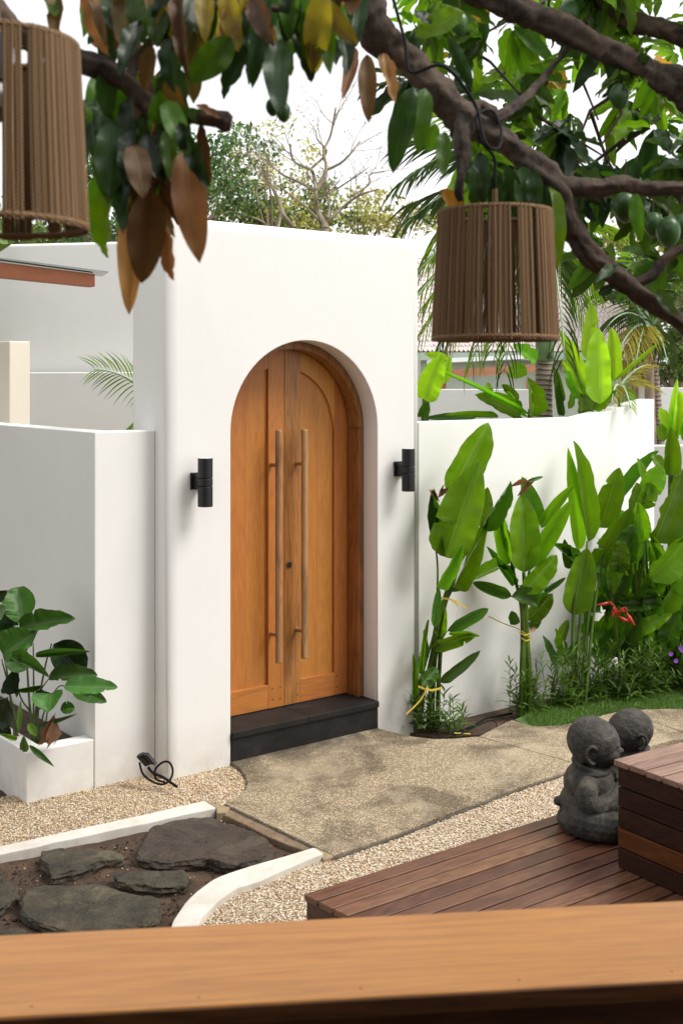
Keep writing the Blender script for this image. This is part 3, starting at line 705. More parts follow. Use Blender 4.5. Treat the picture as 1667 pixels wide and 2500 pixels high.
# door frame and leaves
dr = thing('double_door', 'arched double door of golden teak with two long pole handles', 'door', W(-.545, .2, .17))
def arch_band(name, t0, t1, zs, z0, w, s0, s1, mats, parent):
    c = (t0 + t1) / 2; r = (t1 - t0) / 2
    def band_(pts_o, pts_i, nm, mat):
        m = MB(); vs = []; fs = []
        for (a, b), (c_, d_) in zip(pts_o, pts_i): vs += [W(a, s0, b), W(c_, s0, d_), W(c_, s1, d_), W(a, s1, b)]
        k = len(pts_o)
        for i in range(k - 1):
            for q in range(4):
                q2 = (q + 1) % 4; fs.append((i * 4 + q, i * 4 + 4 + q, i * 4 + 4 + q2, i * 4 + q2))
        fs.append((0, 1, 2, 3)); fs.append(tuple((k - 1) * 4 + x for x in (3, 2, 1, 0))); m.add(vs, fs)
        return m.build(nm, mat, parent, bevel=.0015, segs=1)
    band_([(t0, z0), (t0, zs - .002)], [(t0 + w, z0), (t0 + w, zs - .002)], 'jamb', mats)
    band_([(t1, z0), (t1, zs - .002)], [(t1 - w, z0), (t1 - w, zs - .002)], 'jamb', mats)
    for a0, a1 in ((math.pi, math.pi / 2 + .003), (math.pi / 2 - .003, 0)):
        th = [a0 + (a1 - a0) * i / 18 for i in range(19)]
        band_([(c + r * math.cos(a), zs + r * math.sin(a)) for a in th], [(c + (r - w) * math.cos(a), zs + (r - w) * math.sin(a)) for a in th], 'arch_segment', mats)
frm = thing('door_frame_group', None, None) if False else None
arch_band('frame', -1.088, -.002, 1.895, .172, .045, .14, .30, M_frame, dr)
TM = -.545; RI = 1.086 / 2 - .045       # clear half width
def zarch(t, r): return 1.895 + math.sqrt(max(0, r * r - (t - TM) ** 2))
def piece(name, t0, t1, zlo, zhi, s0, s1, mat, parent, n=10, bevel=.002):
    """vertical board: zlo/zhi may be functions of t"""
    f0 = zlo if callable(zlo) else (lambda t: zlo); f1 = zhi if callable(zhi) else (lambda t: zhi)
    ts = [t0 + (t1 - t0) * i / n for i in range(n + 1)]
    poly = [(t, f0(t)) for t in ts] + [(t, f1(t)) for t in reversed(ts)]
    q = []
    for p_ in poly:
        if not q or (abs(p_[0] - q[-1][0]) + abs(p_[1] - q[-1][1])) > 1e-4: q.append(p_)
    k = len(q); vs = [W(t, s0, z) for t, z in q] + [W(t, s1, z) for t, z in q]
    fs = [tuple(range(k)), tuple(range(2 * k - 1, k - 1, -1))] + [(i, k + i, k + (i + 1) % k, (i + 1) % k) for i in range(k)]
    m = MB(); m.add(vs, fs); return m.build(name, mat, parent, bevel=bevel, segs=2)
S0 = .246; zb = .178; ri = RI - .003; SW = .118
for side in (-1, 1):
    lf = thing('door_leaf', None, None); lf.parent = None
    bpy.data.objects.remove(lf)
    lf = bpy.data.objects.new('door_leaf', None); link(lf, dr, Matrix.Translation(W(TM + side * .25, S0, zb)))
    a, b = (TM - ri, TM - .0015) if side < 0 else (TM + .0015, TM + ri)
    zt = lambda t: zarch(t, ri)
    # meeting stile, outer stile
    if side < 0:
        ms = (b - SW, b); os_ = (a, a + .095); pn = (os_[1], ms[0])
    else:
        ms = (a, a + SW); os_ = (b - .105, b); pn = (ms[1], os_[0])
    piece('meeting_stile', ms[0], ms[1], zb, zt, S0, S0 + .045, M_door_v if side < 0 else M_door_dark, lf, 8)
    piece('outer_stile', os_[0] + .0, os_[1], zb, lambda t: zarch(t, ri) - .0, S0 + .002, S0 + .045, M_door_v, lf, 24)
    piece('bottom_rail', pn[0] + .0005, pn[1] - .0005, zb, zb + .145, S0 + .001, S0 + .045, M_door_h, lf, 2)
    piece('top_rail', pn[0] + .0005, pn[1] - .0005, lambda t: max(zb, zarch(t, ri - .115 if side > 0 else ri - .10)), lambda t: zarch(t, ri), S0 + .001, S0 + .045, M_door_v, lf, 16)
    pw = (pn[1] - pn[0]); cuts = [0, .45, 1] if side < 0 else [0, .55, 1]
    for k in range(2):
        piece('panel', pn[0] + pw * cuts[k] + .0003, pn[0] + pw * cuts[k + 1] - .0003, zb + .13, lambda t: zarch(t, ri - .08), S0 + .020 + .0006 * k, S0 + .04, M_door_v, lf, 8, .0008)
    # handle
    th = TM + (-.1 if side < 0 else .092)
    m = MB(); hs = S0 - .085
    m.tube([W(th, hs, z) for z in (.475, .48, .9, 1.4, 1.89, 1.895)], [.019, .0215, .0215, .0215, .0215, .019], 16)
    for z in (1.68, .64): m.tube([W(th, hs + .01, z), W(th, S0 + .003, z)], [.012, .013], 10)
    m.build('handle', M_handle, lf, smooth=False).modifiers.new('es', 'EDGE_SPLIT').split_angle = .7
    if side > 0:
        m = MB(); lt = TM + .033
        for r_, s_, nm, mt in ((.0235, -.006, 'lock_ring', M_metal), (.016, -.008, 'keyhole', M_dark)):
            m = MB(); m.tube([W(lt, S0 + .001, 1.05), W(lt, S0 + s_, 1.05)], [r_, r_ * .93], 24); m.build(nm, mt, lf, bevel=.001)
        m = MB(); m.box(W(lt - .0025, S0 - .0095, 1.042), U * .005, D * .002, UP * .014); m.build('key_slot', M_metal, lf)
    pg = MB()
    for t in ((ms[0] + .03, ms[1] - .03) if side < 0 else (ms[1] - .02, os_[0] + .02)):
        for z in (zb + .05, zb + .12): pg.tube([W(t, S0 + .001, z), W(t, S0 - .0012, z)], .0045, 10)
    q = pg.build('peg', M_dark, lf)

# sconces
for tx, lab in ((-1.318, 'black cylinder wall light left of the arched door'), (.172, 'black cylinder wall light right of the arched door')):
    sc = thing('wall_light', lab, 'wall light', W(tx, 0, 1.63), 'black up and down wall lights')
    boxo('back_plate', M_tube_black, sc, W(tx - .042, -.012, 1.585), U * .085, D * .011, UP * .095, .003)
    boxo('bracket', M_tube_black, sc, W(tx - .025, -.062, 1.595), U * .05, D * .05, UP * .072, .003)
    ct = W(tx, -.098, 0)
    m = MB()
    for a, b in ((1.495, 1.608), (1.611, 1.652), (1.655, 1.765)):
        m.tube([ct + UP * a, ct + UP * (a + .001), ct + UP * (b - .001), ct + UP * b], [.040, .042, .042, .040], 32)
    cy = m.build('cylinder_body', M_tube_black, sc, bevel=.001, segs=1)
    m = MB(); m.tube([ct + UP * 1.7655, ct + UP * 1.7665], [.038, .038], 32); m.build('top_lens', simple('frosted_lens', (.6, .6, .58), .3), sc)

# ================================================================== LEFT WALLS
def wallpoly(name, poly, z0, z1, label, mat=None, bevel=.008, cat='wall', segs=3):
    m = MB(); m.prism(poly, z0, z1); o = m.build(name, mat or M_wall, bevel=bevel, segs=segs)
    return tag(o, label, cat)
tA = -1.875; sA = .138; th = .14
wallpoly('side_wall', [W(-1.503, sA), W(tA, sA), W(tA, sA + 5), W(tA + th, sA + 5), W(tA + th, sA + th), W(-1.503, sA + th)], -.2, 1.918, 'low white wall with a sharp corner joining the left side of the gate wall')
pw0 = -2.263
m = MB(); m.prism([W(pw0, sA + .002), W(tA - .002, sA + .002), W(tA - .002, sA + .11), W(pw0 + .11, sA + .11), W(pw0 + .11, sA + 3), W(pw0, sA + 3)], -.2, .243)
pl = thing('planter_box', 'low white planter box at the foot of the left wall', 'planter', W(-2.1, .3))
m.build('planter_wall', M_wall, pl, bevel=.006)
m = MB(); m.prism([W(pw0 + .112, sA + .112), W(tA - .004, sA + .112), W(tA - .004, sA + 3), W(pw0 + .112, sA + 3)], -.1, .19); m.build('potting_soil', M_soil, pl)
# pillar behind the side wall
zc = 8.4
pA = P(23, 928, zc); 
wallpoly('wall_stub', [pA, pA + U * .155, pA + U * .155 + D * 1.2, pA + D * 1.2], 0, H + 96 * zc / F, 'cream ended wall stub rising behind the low wall at the far left', M_cream)
# back walls
wallpoly('back_wall', [P(-300, 0, 11.2), P(450, 0, 10.6), P(450, 0, 10.6) + Vector((.1, .4, 0)), P(-300, 0, 11.6)], 0, H + 331 * 11 / F, 'tall white back wall behind the pergola beam', bevel=.03)
wallpoly('back_wall', [P(-100, 0, 10.7), P(40, 0, 10.7), P(420, 0, 10.3), P(420, 0, 10.3) + Vector((0, .15, 0)), P(40, 0, 10.85), P(-100, 0, 10.85)], 0, H + 20 * 10.4 / F, 'lower white ledge wall in front of the tall back wall', bevel=.012)
# pergola beam + glass
pg = thing('pergola_beam', 'reddish wooden pergola beam with a glass sheet above it', 'beam', P(100, 670, 8.6))
a = P(-260, 607, 9.4); b = P(232, 668, 8.6)
m = MB(); hh = .094; dv = Vector((-.06, .10, 0))
m.add([a, b, b + dv, a + dv, a - UP * .14, b - UP * hh, b + dv - UP * hh, a + dv - UP * .14], [(0, 1, 2, 3), (7, 6, 5, 4), (0, 4, 5, 1), (1, 5, 6, 2), (2, 6, 7, 3), (3, 7, 4, 0)])
m.build('beam', M_pergola, pg, bevel=.003)
a2 = P(-260, 595, 9.4); b2 = P(265, 662, 8.5)
m = MB(); m.add([a2, b2, b2 + Vector((-.12, .35, .0)), a2 + Vector((-.12, .35, .0))] + [v - UP * .008 for v in (a2, b2, b2 + Vector((-.12, .35, .0)), a2 + Vector((-.12, .35, .0)))],
      [(0, 1, 2, 3), (7, 6, 5, 4), (0, 4, 5, 1), (1, 5, 6, 2), (2, 6, 7, 3), (3, 7, 4, 0)]); m.build('glass_sheet', M_glassy, pg)
m = MB(); m.tube([P(-260, 599, 9.35), P(225, 664, 8.55)], .006, 6); m.build('glass_clamp', M_cable, pg)

# ================================================================== GARDEN WALL
e1 = W(T1 + .002, .035); kx = Vector((1.83, 8.62, 0)); kx = W(1.645 * 1.229, .035); e2 = P(1597, 0, 10.6)
def gwall():
    tk = .16; A = e1; B = Vector((kx.x, kx.y, 0)); E = Vector((e2.x, e2.y, 0))
    d2 = (E - B).normalized(); n2 = Vector((-d2.y, d2.x, 0))
    Bb = B + (D + n2).normalized() * tk
    pts = [(A, 1.925), (B, 1.925), (E, 2.03), (E + n2 * tk, 2.03), (Bb, 1.925), (A + D * tk, 1.925)]
    vs = [Vector((p.x, p.y, -.3)) for p, z in pts] + [Vector((p.x, p.y, z)) for p, z in pts]
    fs = [(0, 1, 7, 6), (1, 2, 8, 7), (2, 3, 9, 8), (3, 4, 10, 9), (4, 5, 11, 10), (5, 0, 6, 11), (6, 7, 10, 11), (7, 8, 9, 10), (5, 4, 1, 0), (4, 3, 2, 1)]
    m = MB(); m.add(vs, fs); o = m.build('garden_wall', M_wall, bevel=.007, segs=3)
    tag(o, 'long white garden wall with a bend, behind the heliconias', 'wall')
gwall()
# planting bed + grass mound
bed = [W(.02, .03), W(.02, -.12)] + [G(960, 1790, -.1), G(1060, 1806, -.1), G(1170, 1800, -.1), G(1250, 1775, -.1), G(1400, 1775, -.1), G(1560, 1750, -.1), G(2100, 1735, -.1), Vector((5, 12, 0)), Vector((2.5, 12, 0))]
m = MB(); m.prism(bed, -.15, -.085); tag(m.build('planting_bed', M_soil), kind='structure')
lawnp = [G(*q, -.03) for q in ((1255, 1762), (1310, 1782), (1366, 1779), (1410, 1770), (1450, 1760), (1490, 1749), (1530, 1743), (1600, 1738), (1800, 1736), (2100, 1730))] + [Vector((4.6, 9.6, 0)), Vector((2.9, 9.4, 0)), Vector((1.65, 8.3, 0))]
m = MB(); m.prism(lawnp, -.1, -.02); tag(m.build('lawn_ground', simple('lawn_soil', (.05, .11, .02), .9, 20, .4)), kind='structure')
def blades(name, poly, n, bx, h, w, mat, z=-.02):
    pts = rng.uniform([bx[0], bx[2]], [bx[1], bx[3]], size=(n, 2)); pts = pts[inside(pts, poly)]; n = len(pts)
    a = rng.uniform(0, 6.28, n); hh_ = rng.uniform(h * .5, h, n); lean = rng.normal(0, .5, (n, 2)) * hh_[:, None]
    b0 = np.stack([pts[:, 0] + np.cos(a) * w, pts[:, 1] + np.sin(a) * w, np.full(n, z)], 1)
    b1 = np.stack([pts[:, 0] - np.cos(a) * w, pts[:, 1] - np.sin(a) * w, np.full(n, z)], 1)
    tp = np.stack([pts[:, 0] + lean[:, 0], pts[:, 1] + lean[:, 1], z + hh_], 1)
    V = np.stack([b0, b1, tp], 1).reshape(-1, 3)
    o = bpy.data.objects.new(name, mesh_np(name, V, np.arange(3 * n).reshape(n, 3), [mat], uv=np.tile([0, 0, 1, 0, .5, 1], n))); link(o)
    o['kind'] = 'stuff'; return o
gr_ = blades('grass', lawnp, 90000, (1.2, 4.6, 7.3, 9.5), .035, .0022, ML['grass'])
tag(gr_, 'short green grass between the paved path and the heliconias', 'grass')

# ================================================================== DECK, BENCH, COUNTER
dk = thing('wooden_deck', 'low dark hardwood deck in front of the paving slabs', 'deck', (1.2, 4.4, 0))
A = G(742, 2184, .2); du = Vector((.806, .5925, 0)).normalized(); dn = Vector((.5925, -.806, 0)).normalized()
ev = (G(863, 2244, .2) - A).normalized()
pit = .085
for i in range(21):
    s0 = A + ev * (i * pit / ev.dot(dn)) ; s1 = A + ev * ((i + 1) * pit / ev.dot(dn)) - dn * .006 * 0
    s1 = A + ev * (((i + 1) * pit - .0095) / ev.dot(dn))
    L_ = 3.6 - i * .05
    m = MB(); j = random.uniform(-.0012, .0012)
    m.prism([s0, s0 + du * L_, s1 + du * L_ - du * .02, s1], .176 + j, .2 + j)
    m.build('deck_board', M_deck, dk, bevel=.003)
M_skirt = wood('deck_skirt_wood', (.085, .035, .018), (.035, .014, .008), 'u', .5, 1, ang=math.atan2(ev.y, ev.x), var=.15)
en = Vector((ev.y, -ev.x, 0)); en = -en if en.dot(du) < 0 else en
m = MB(); m.prism([A + en * .012, A + ev * 1.78 + en * .012, A + ev * 1.78 + en * .035, A + en * .035], .09, .174); m.build('skirt_board', M_skirt, dk, bevel=.003)
m = MB(); m.prism([A + en * .012, A + ev * 1.78 + en * .012, A + ev * 1.78 + en * .035, A + en * .035], -.08, .084); m.build('skirt_board', M_skirt, dk, bevel=.003)
m = MB(); m.prism([A + dn * .012 + du * .035, A + dn * .012 + du * 3.5, A + dn * .035 + du * 3.5, A + dn * .035 + du * .035], -.08, .174); m.build('skirt_board', M_skirt, dk, bevel=.003)
m = MB()
for k in range(8):
    s = A + du * (.25 + k * .45) + dn * .04; m.box(s - UP * .145, du * .05, dn * 1.6, UP * .115)
m.build('joist', M_skirt, dk)

# unseen bar terrace; roof and back wall added to darken what faces it
m = MB(); m.box(Vector((-5, -3.6, 3.05)), Vector((10, 0, 0)), Vector((0, 5.0, 0)), UP * .18); tag(m.build('added_terrace_roof', M_apron, bevel=.01), kind='structure')
m = MB(); m.box(Vector((-5, -3.8, -.1)), Vector((10, 0, 0)), Vector((0, .18, 0)), UP * 3.14); tag(m.build('added_terrace_back_wall', M_apron), kind='structure')
m = MB(); m.box(Vector((-5, -3.6, -.1)), Vector((10, 0, 0)), Vector((0, 5.4, 0)), UP * .6); tag(m.build('terrace_floor', M_deck), kind='structure')

bn = thing('deck_bench', 'dark boarded bench box standing on the deck beside the stone statues', 'bench', (1.6, 4.6, .2))
cb_ = Vector((1.134, 4.797, 0)); bu = Vector((.832, .555, 0)).normalized(); bd = Vector((.555, -.832, 0)).normalized()
zt_ = .642
for i in range(12):
    m = MB(); s = cb_ - bu * .012 + bd * (i * pit - .012); j = random.uniform(-.001, .001)
    m.box(s + UP * (zt_ - .024 + j), bu * 1.6, bd * (pit - .008), UP * .024); m.build('seat_board', M_bench_top, bn, bevel=.003)
for i in range(5):
    z = .203 + i * .083
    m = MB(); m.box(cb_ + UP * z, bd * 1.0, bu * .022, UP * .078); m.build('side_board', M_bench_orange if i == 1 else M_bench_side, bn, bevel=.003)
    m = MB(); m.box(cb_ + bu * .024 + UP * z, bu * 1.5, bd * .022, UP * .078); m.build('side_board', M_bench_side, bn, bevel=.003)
m = MB(); m.box(cb_ + bu * .05 + bd * .05 + UP * .202, bu * 1.4, bd * .85, UP * .41); m.build('inner_frame', M_skirt, bn)

ct = thing('bar_counter', 'smooth orange teak bar counter across the bottom of the picture', 'counter', (0, 2.2, 0))
zc = 1.1
f0 = G(0, 2284, zc); f1 = G(1667, 2199, zc); n0 = G(0, 2485, zc); n1 = G(1667, 2392, zc)
cd = (f1 - f0).normalized(); cn = Vector((cd.y, -cd.x, 0)); nd = (n1 - n0).normalized()
fa, fb = f0 - cd * 1.2, f1 + cd * 1.0; na, nb = n0 - nd * 1.2, n1 + nd * 1.0
m = MB(); m.prism([fa, fb, nb, na], zc - .032, zc); m.build('counter_top', M_counter, ct, bevel=.004, segs=3)
m = MB(); nn = Vector((nd.y, -nd.x, 0))
m.prism([na + nn * .001, nb + nn * .001, nb + nn * .008, na + nn * .008], zc - .034, zc - .0015); m.build('front_edge', M_apron, ct, bevel=.002)
m = MB()
m.prism([na - nn * .002 , nb - nn * .002, nb - nn * .03, na - nn * .03], zc - .22, zc - .034); m.build('apron', M_apron, ct, bevel=.003)
m = MB(); m.prism([na - nn * .05, nb - nn * .05, fb + cn * .05, fa + cn * .05], 0, zc - .034); m.build('counter_base', M_apron, ct)
M_plug = simple('plug', (.2, .1, .05), .5)
for i in range(8):
    m = MB(); q = na.lerp(nb, .28 + i * .085) - nn * .03; m.tube([Vector((q.x, q.y, zc - .001)), Vector((q.x, q.y, zc + .0006))], .003, 10); m.build('screw_plug', M_plug, ct)


# ================================================================== STATUES
def statue(name, label, loc, ang, sc, seed=0):
    """seated stone child: +x is the way it faces"""
    bm = bmesh.new()
    def ell(c, r, rot=None, sub=3):
        M = Matrix.Translation(Vector(c)) @ (rot.to_4x4() if rot else Matrix.Identity(4)) @ Matrix.Diagonal((*r, 1))
        bmesh.ops.create_icosphere(bm, subdivisions=sub, radius=1, matrix=M)
    def limb(pts, rads, n=12):
        m = MB(); q, rr = smooth_path([Vector(p) for p in pts], rads, 4); m.tube(q, rr, n)
        o = [bm.verts.new(v) for v in m.v]
        for f in m.f: bm.faces.new([o[i] for i in f])
    # head turned a little down
    hc = Vector((.012, 0, .378))
    ell(hc, (.113, .106, .110), sub=4); ell(hc + Vector((.025, 0, -.035)), (.088, .086, .078), sub=4)
    ell(hc + Vector((-.012, 0, .012)), (.110, .104, .104), sub=4)
    for s in (-1, 1):
        ell(hc + Vector((.064, s * .048, -.040)), (.042, .036, .036))            # cheek
        ell(hc + Vector((.088, s * .036, .004)), (.022, .026, .012))             # brow
        ell(hc + Vector((.094, s * .036, -.014)), (.014, .020, .008))            # closed lid
        # ear: rim, bowl and lobe
        e0 = hc + Vector((-.012, s * .104, -.024))
        rim = [e0 + Vector((x, s * y, z)) for x, y, z in ((.018, -.004, .016), (.010, .006, .030), (-.008, .011, .036), (-.024, .014, .020), (-.027, .013, -.004), (-.018, .009, -.026), (-.002, .004, -.040), (.010, -.002, -.034))]
        limb(rim, [.006, .0065, .0070, .0072, .0070, .0072, .009, .005], 8)
        ell(e0 + Vector((-.006, s * -.003, -.004)), (.020, .006, .026))
    ell(hc + Vector((.112, 0, -.030)), (.017, .015, .013)); ell(hc + Vector((.104, 0, -.012)), (.012, .010, .022))
    for s in (-1, 1): ell(hc + Vector((.105, s * .012, -.034)), (.010, .008, .008))
    ell(hc + Vector((.103, 0, -.056)), (.010, .020, .0055)); ell(hc + Vector((.101, 0, -.066)), (.010, .016, .0055))
    ell(hc + Vector((.090, 0, -.086)), (.018, .022, .014))                        # chin
    ell((0, 0, .275), (.066, .066, .05))                                          # neck
    ell((-.012, 0, .195), (.112, .132, .105), sub=4); ell((-.02, 0, .12), (.118, .138, .09), sub=4)
    ell((.0, 0, .262), (.085, .110, .030))                                        # shoulders
    # robe collar
    ring = [Vector((.075 * math.cos(a) - .002, .088 * math.sin(a), .276 - .022 * math.cos(a))) for a in [i * math.pi / 8 for i in range(17)]]
    limb(ring, [.013] * 17, 8)
    for s in (-1, 1):
        limb([(-.01, s * .105, .245), (-.025, s * .148, .19), (-.005, s * .150, .135), (.055, s * .118, .140), (.105, s * .050, .175), (.118, s * .018, .200)],
             [.040, .047, .050, .045, .034, .022], 12)                            # sleeve
        ell((.120, s * .012, .212), (.018, .013, .030), Matrix.Rotation(.35, 3, 'Y'))   # palm
        for k in range(4):
            limb([(.124 + k * .003, s * .010, .222 - k * .010), (.132 + k * .002, s * .004, .238 - k * .010), (.128, s * -.006, .245 - k * .010)], [.0058, .0054, .0046], 6)
        limb([(.112, s * .016, .212), (.108, s * .016, .234), (.112, s * .008, .246)], [.007, .0062, .005], 6)
        # crossed leg under the robe
        limb([(-.09, s * .075, .062), (-.02, s * .150, .068), (.075, s * .158, .060), (.128, s * .085, .050), (.138, 0, .046)],
             [.070, .068, .066, .052, .044], 14)
        limb([(.06, s * .10, .03), (.12, s * .05, .03), (.14, s * -.02, .028)], [.04, .034, .03], 10)
        # folds
        for k in range(4):
            limb([(-.120 + k * .035, s * (.100 + k * .018), .128), (-.100 + k * .042, s * (.150 + k * .010), .085), (-.06 + k * .045, s * (.195 + k * .002), .045)], [.006, .010, .004], 6)
            limb([(-.055 + k * .020, s * (.120 + k * .004), .235 - k * .01), (-.075 + k * .022, s * .152, .18), (-.045 + k * .02, s * .172, .115)], [.003, .0065, .004], 6)
    limb([(-.105, -.085, .118), (-.128, 0, .122), (-.105, .085, .118), (-.02, .142, .11), (.07, .10, .112), (.10, 0, .112)], [.014] * 6, 8)
    limb([(-.105, -.085, .118), (-.02, -.142, .11), (.07, -.10, .112), (.10, 0, .112)], [.014] * 4, 8)
    ell((.0, 0, .035), (.155, .175, .055), sub=4); ell((-.145, .02, .10), (.022, .03, .02))
    for v in bm.verts: v.co.z = max(v.co.z, 0)
    me = bpy.data.meshes.new('rough_statue'); bm.to_mesh(me); bm.free()
    tmp = bpy.data.objects.new('tmp_statue', me); COL.objects.link(tmp)
    r = tmp.modifiers.new('r', 'REMESH'); r.mode = 'VOXEL'; r.voxel_size = .0030
    s_ = tmp.modifiers.new('s', 'SMOOTH'); s_.factor = .5; s_.iterations = 5
    tx = bpy.data.textures.new('chisel', 'CLOUDS'); tx.noise_scale = .022; tx.noise_depth = 3
    dm = tmp.modifiers.new('d', 'DISPLACE'); dm.texture = tx; dm.strength = .0035
    bpy.context.view_layer.update()
    dg = bpy.context.evaluated_depsgraph_get(); me2 = bpy.data.meshes.new_from_object(tmp.evaluated_get(dg))
    bpy.data.objects.remove(tmp); me2.name = name; me2.materials.clear(); me2.materials.append(M_statue)
    for p in me2.polygons: p.use_smooth = True
    o = bpy.data.objects.new(name, me2)
    link(o, None, Matrix.Translation(Vector(loc)) @ Matrix.Rotation(ang, 4, 'Z') @ Matrix.Diagonal((sc, sc, sc, 1)))
    tag(o, label, 'statue', 'seated stone child statues on the deck'); return o
s1 = statue('stone_statue', 'nearer dark stone statue of a seated bald child facing right on the deck', (1.118, 5.23, .2), R(-9), 1.0)
s2 = s1.copy(); s2.name = 'stone_statue.001'
link(s2, None, Matrix.Translation((1.372, 5.53, .2)) @ Matrix.Rotation(R(190), 4, 'Z') @ Matrix.Diagonal((.93, .93, .90, 1)))
s2['label'] = 'farther stone statue whose bald head shows behind the nearer one'

# ================================================================== LAMPS
def lamp(name, label, cx, ytop, ybot, Y, rt, rb, seed, cable_top):
    rr = random.Random(seed)
    c = P(cx, 928, Y); zt = H - (ytop - HY) * Y / F; zb_ = H - (ybot - HY) * Y / F
    lp = thing(name, label, 'lamp', (c.x, c.y, zb_), 'rope lampshades hanging in the mango tree')
    for nm, z, r in (('rim', zt - .006, rt), ('rim', zb_ + .008, rb)):
        m = MB(); k = 64; q = [Vector((c.x + r * math.cos(2 * math.pi * i / k), c.y + r * math.sin(2 * math.pi * i / k), z)) for i in range(k + 1)]
        m.tube(q, .0060, 8, cap=False); m.build(nm, M_rope, lp, smooth=True)
    m = MB(); n = 150; i = 0.0; alt = 1
    skip = 0
    while i < n:
        th = 2 * math.pi * i / n + rr.uniform(-.004, .004)
        # gaps where the cords have slid apart
        xr = math.cos(th)
        loose = abs(xr + .60) < .014 or abs(xr + .27) < .055 or abs(xr - .24) < .11 or abs(xr - .56) < .03
        step = rr.uniform(.94, 1.03)
        if loose and (xr * 24 + .3) % 1 < .52: i += step; continue
        alt = -alt
        wob = rr.uniform(-.012, .012)
        pts = []
        for k in range(5):
            f = k / 4; r = rt + (rb - rt) * f + .0016 + alt * .0009; a = th + wob * math.sin(f * math.pi)
            pts.append(Vector((c.x + r * math.cos(a), c.y + r * math.sin(a), zt + (zb_ - zt) * f)))
        m.tube(pts, .0034, 6, cap=False); i += step
    o = m.build('shade_cords', M_rope, lp, smooth=True); o['kind'] = 'stuff'
    m = MB()
    for k in range(3):
        a = k * 2.1 + .4; m.tube([Vector((c.x, c.y, zt - .005)), Vector((c.x + rt * math.cos(a), c.y + rt * math.sin(a), zt - .006))], .003, 6)
    m.build('spider_frame', M_cable, lp)
    m = MB(); m.tube([Vector((c.x, c.y, zt + .012)), Vector((c.x, c.y, zt - .07))], [.019, .021], 14); m.build('socket', M_tube_black, lp)
    m = MB(); q, r_ = smooth_path([Vector((c.x, c.y, zt - .07)), Vector((c.x, c.y, zt - .095)), Vector((c.x, c.y, zt - .125)), Vector((c.x, c.y, zt - .145))], [.013, .026, .028, .006], 5)
    m.tube(q, r_, 14); m.build('bulb', simple('bulb_glass', (.12, .10, .08), .3), lp, smooth=True)
    m = MB(); m.tube([Vector((c.x, c.y, zt)), Vector((c.x, c.y, zt + .055))], [.008, .007], 8); m.build('rope_loop', M_rope, lp)
    m = MB(); q = catmull([Vector((c.x, c.y, zt + .04))] + [Vector(p) for p in cable_top], 6); m.tube(q, .0042, 6); m.build('power_cable', M_cable, lp, smooth=True)
    return lp
S2 = 1 / 1.88
def T2(x, y, Y): return P(833 + x * S2, y * S2, Y)
def T1_(x, y, Y): return P(x * S2, y * S2, Y)
lamp('rope_lamp', 'tapered brown rope lampshade hanging right of the gate wall', 1208, 513, 832, 3.0, .141, .158, 3,
     [T2(705, 820, 3), T2(700, 720, 3.0), T2(640, 640, 2.96), T2(622, 530, 2.97), T2(690, 505, 3.05), T2(733, 590, 3.02), T2(720, 680, 2.96), T2(660, 650, 2.94), T2(610, 470, 2.97), T2(470, 300, 2.9), T2(320, 330, 2.92), T2(290, 180, 2.93), T2(240, 0, 2.93), T2(200, -150, 2.9)])
lamp('rope_lamp', 'large blurred rope lampshade cut by the left edge of the picture', -8, 101, 560, 2.1, .141, .158, 11,
     [T1_(-20, 60, 2.1), T1_(-40, -40, 2.1), T1_(-60, -200, 2.1)])

# ================================================================== HELICONIAS
MESH = {}
def lm(key, mat, kind, k=0, **kw):
    kk = (key, mat, kind, k)
    if kk not in MESH: MESH[kk] = leaf_mesh('leaf_' + key, kind, ML[mat], seed=k * 7 + len(MESH), **kw)
    return MESH[kk]
K2 = 1 / 2.218
def wallY(px):                            # distance of the garden wall front face along pixel column
    x = (px - CX) / F
    a = O - D * .0; t = (x * a.y - a.x) / (U.x - x * U.y); p = a + U * t
    if px < 1437: return p.y
    return 8.62 + (px - 1437) * .0125
def leafspec(root, spec, off, k, yfun, kinds=('paddle',), stemmat=None, rnd=None, wmul=1.0):
    rnd = rnd or random.Random(5)
    for s in spec:
        bx, by, tx, ty, w = s[:5]; mat = s[5] if len(s) > 5 else 'hel'; opt = s[6] if len(s) > 6 else {}
        X0, Y0 = off[0] + bx * k, off[1] + by * k; X1, Y1 = off[0] + tx * k, off[1] + ty * k
        dY = opt.get('dy', rnd.uniform(-.08, .10)); tl = opt.get('tilt', rnd.uniform(-.12, .12))
        Yb = yfun(X0) - opt.get('off', .22) + dY
        b = P(X0, Y0, Yb); t = P(X1, Y1, Yb + tl)
        wd = w * k * Yb / F * 1.12 * wmul
        nrm = Vector((opt.get('nx', rnd.uniform(-.45, .45)), -1, opt.get('nz', rnd.uniform(0, .5))))
        v = rnd.randrange(3)
        me = leaf_mesh('leaf_blade', opt.get('kind', kinds[0]), ML[mat], seed=rnd.randrange(999), aspect=min(.7, wd / max((t - b).length, .01)), bend=opt.get('bend', rnd.uniform(-.05, .12)), fold=opt.get('fold', rnd.uniform(.12, .4)) * 1.9,
                       wave=opt.get('wave', rnd.uniform(.015, .05)), nv=28, side=opt.get('side', rnd.uniform(-.15, .15)) * min(2.0, (t - b).length / max(wd, .01) * .35), tears=opt.get('tears', rnd.choice((0, 0, 0, 1, 1)) if w > 70 else 0))
        put_leaf('leaf', me, leaf_matrix(b, t, wd, nrm), root)
        if opt.get('stem'):
            pass
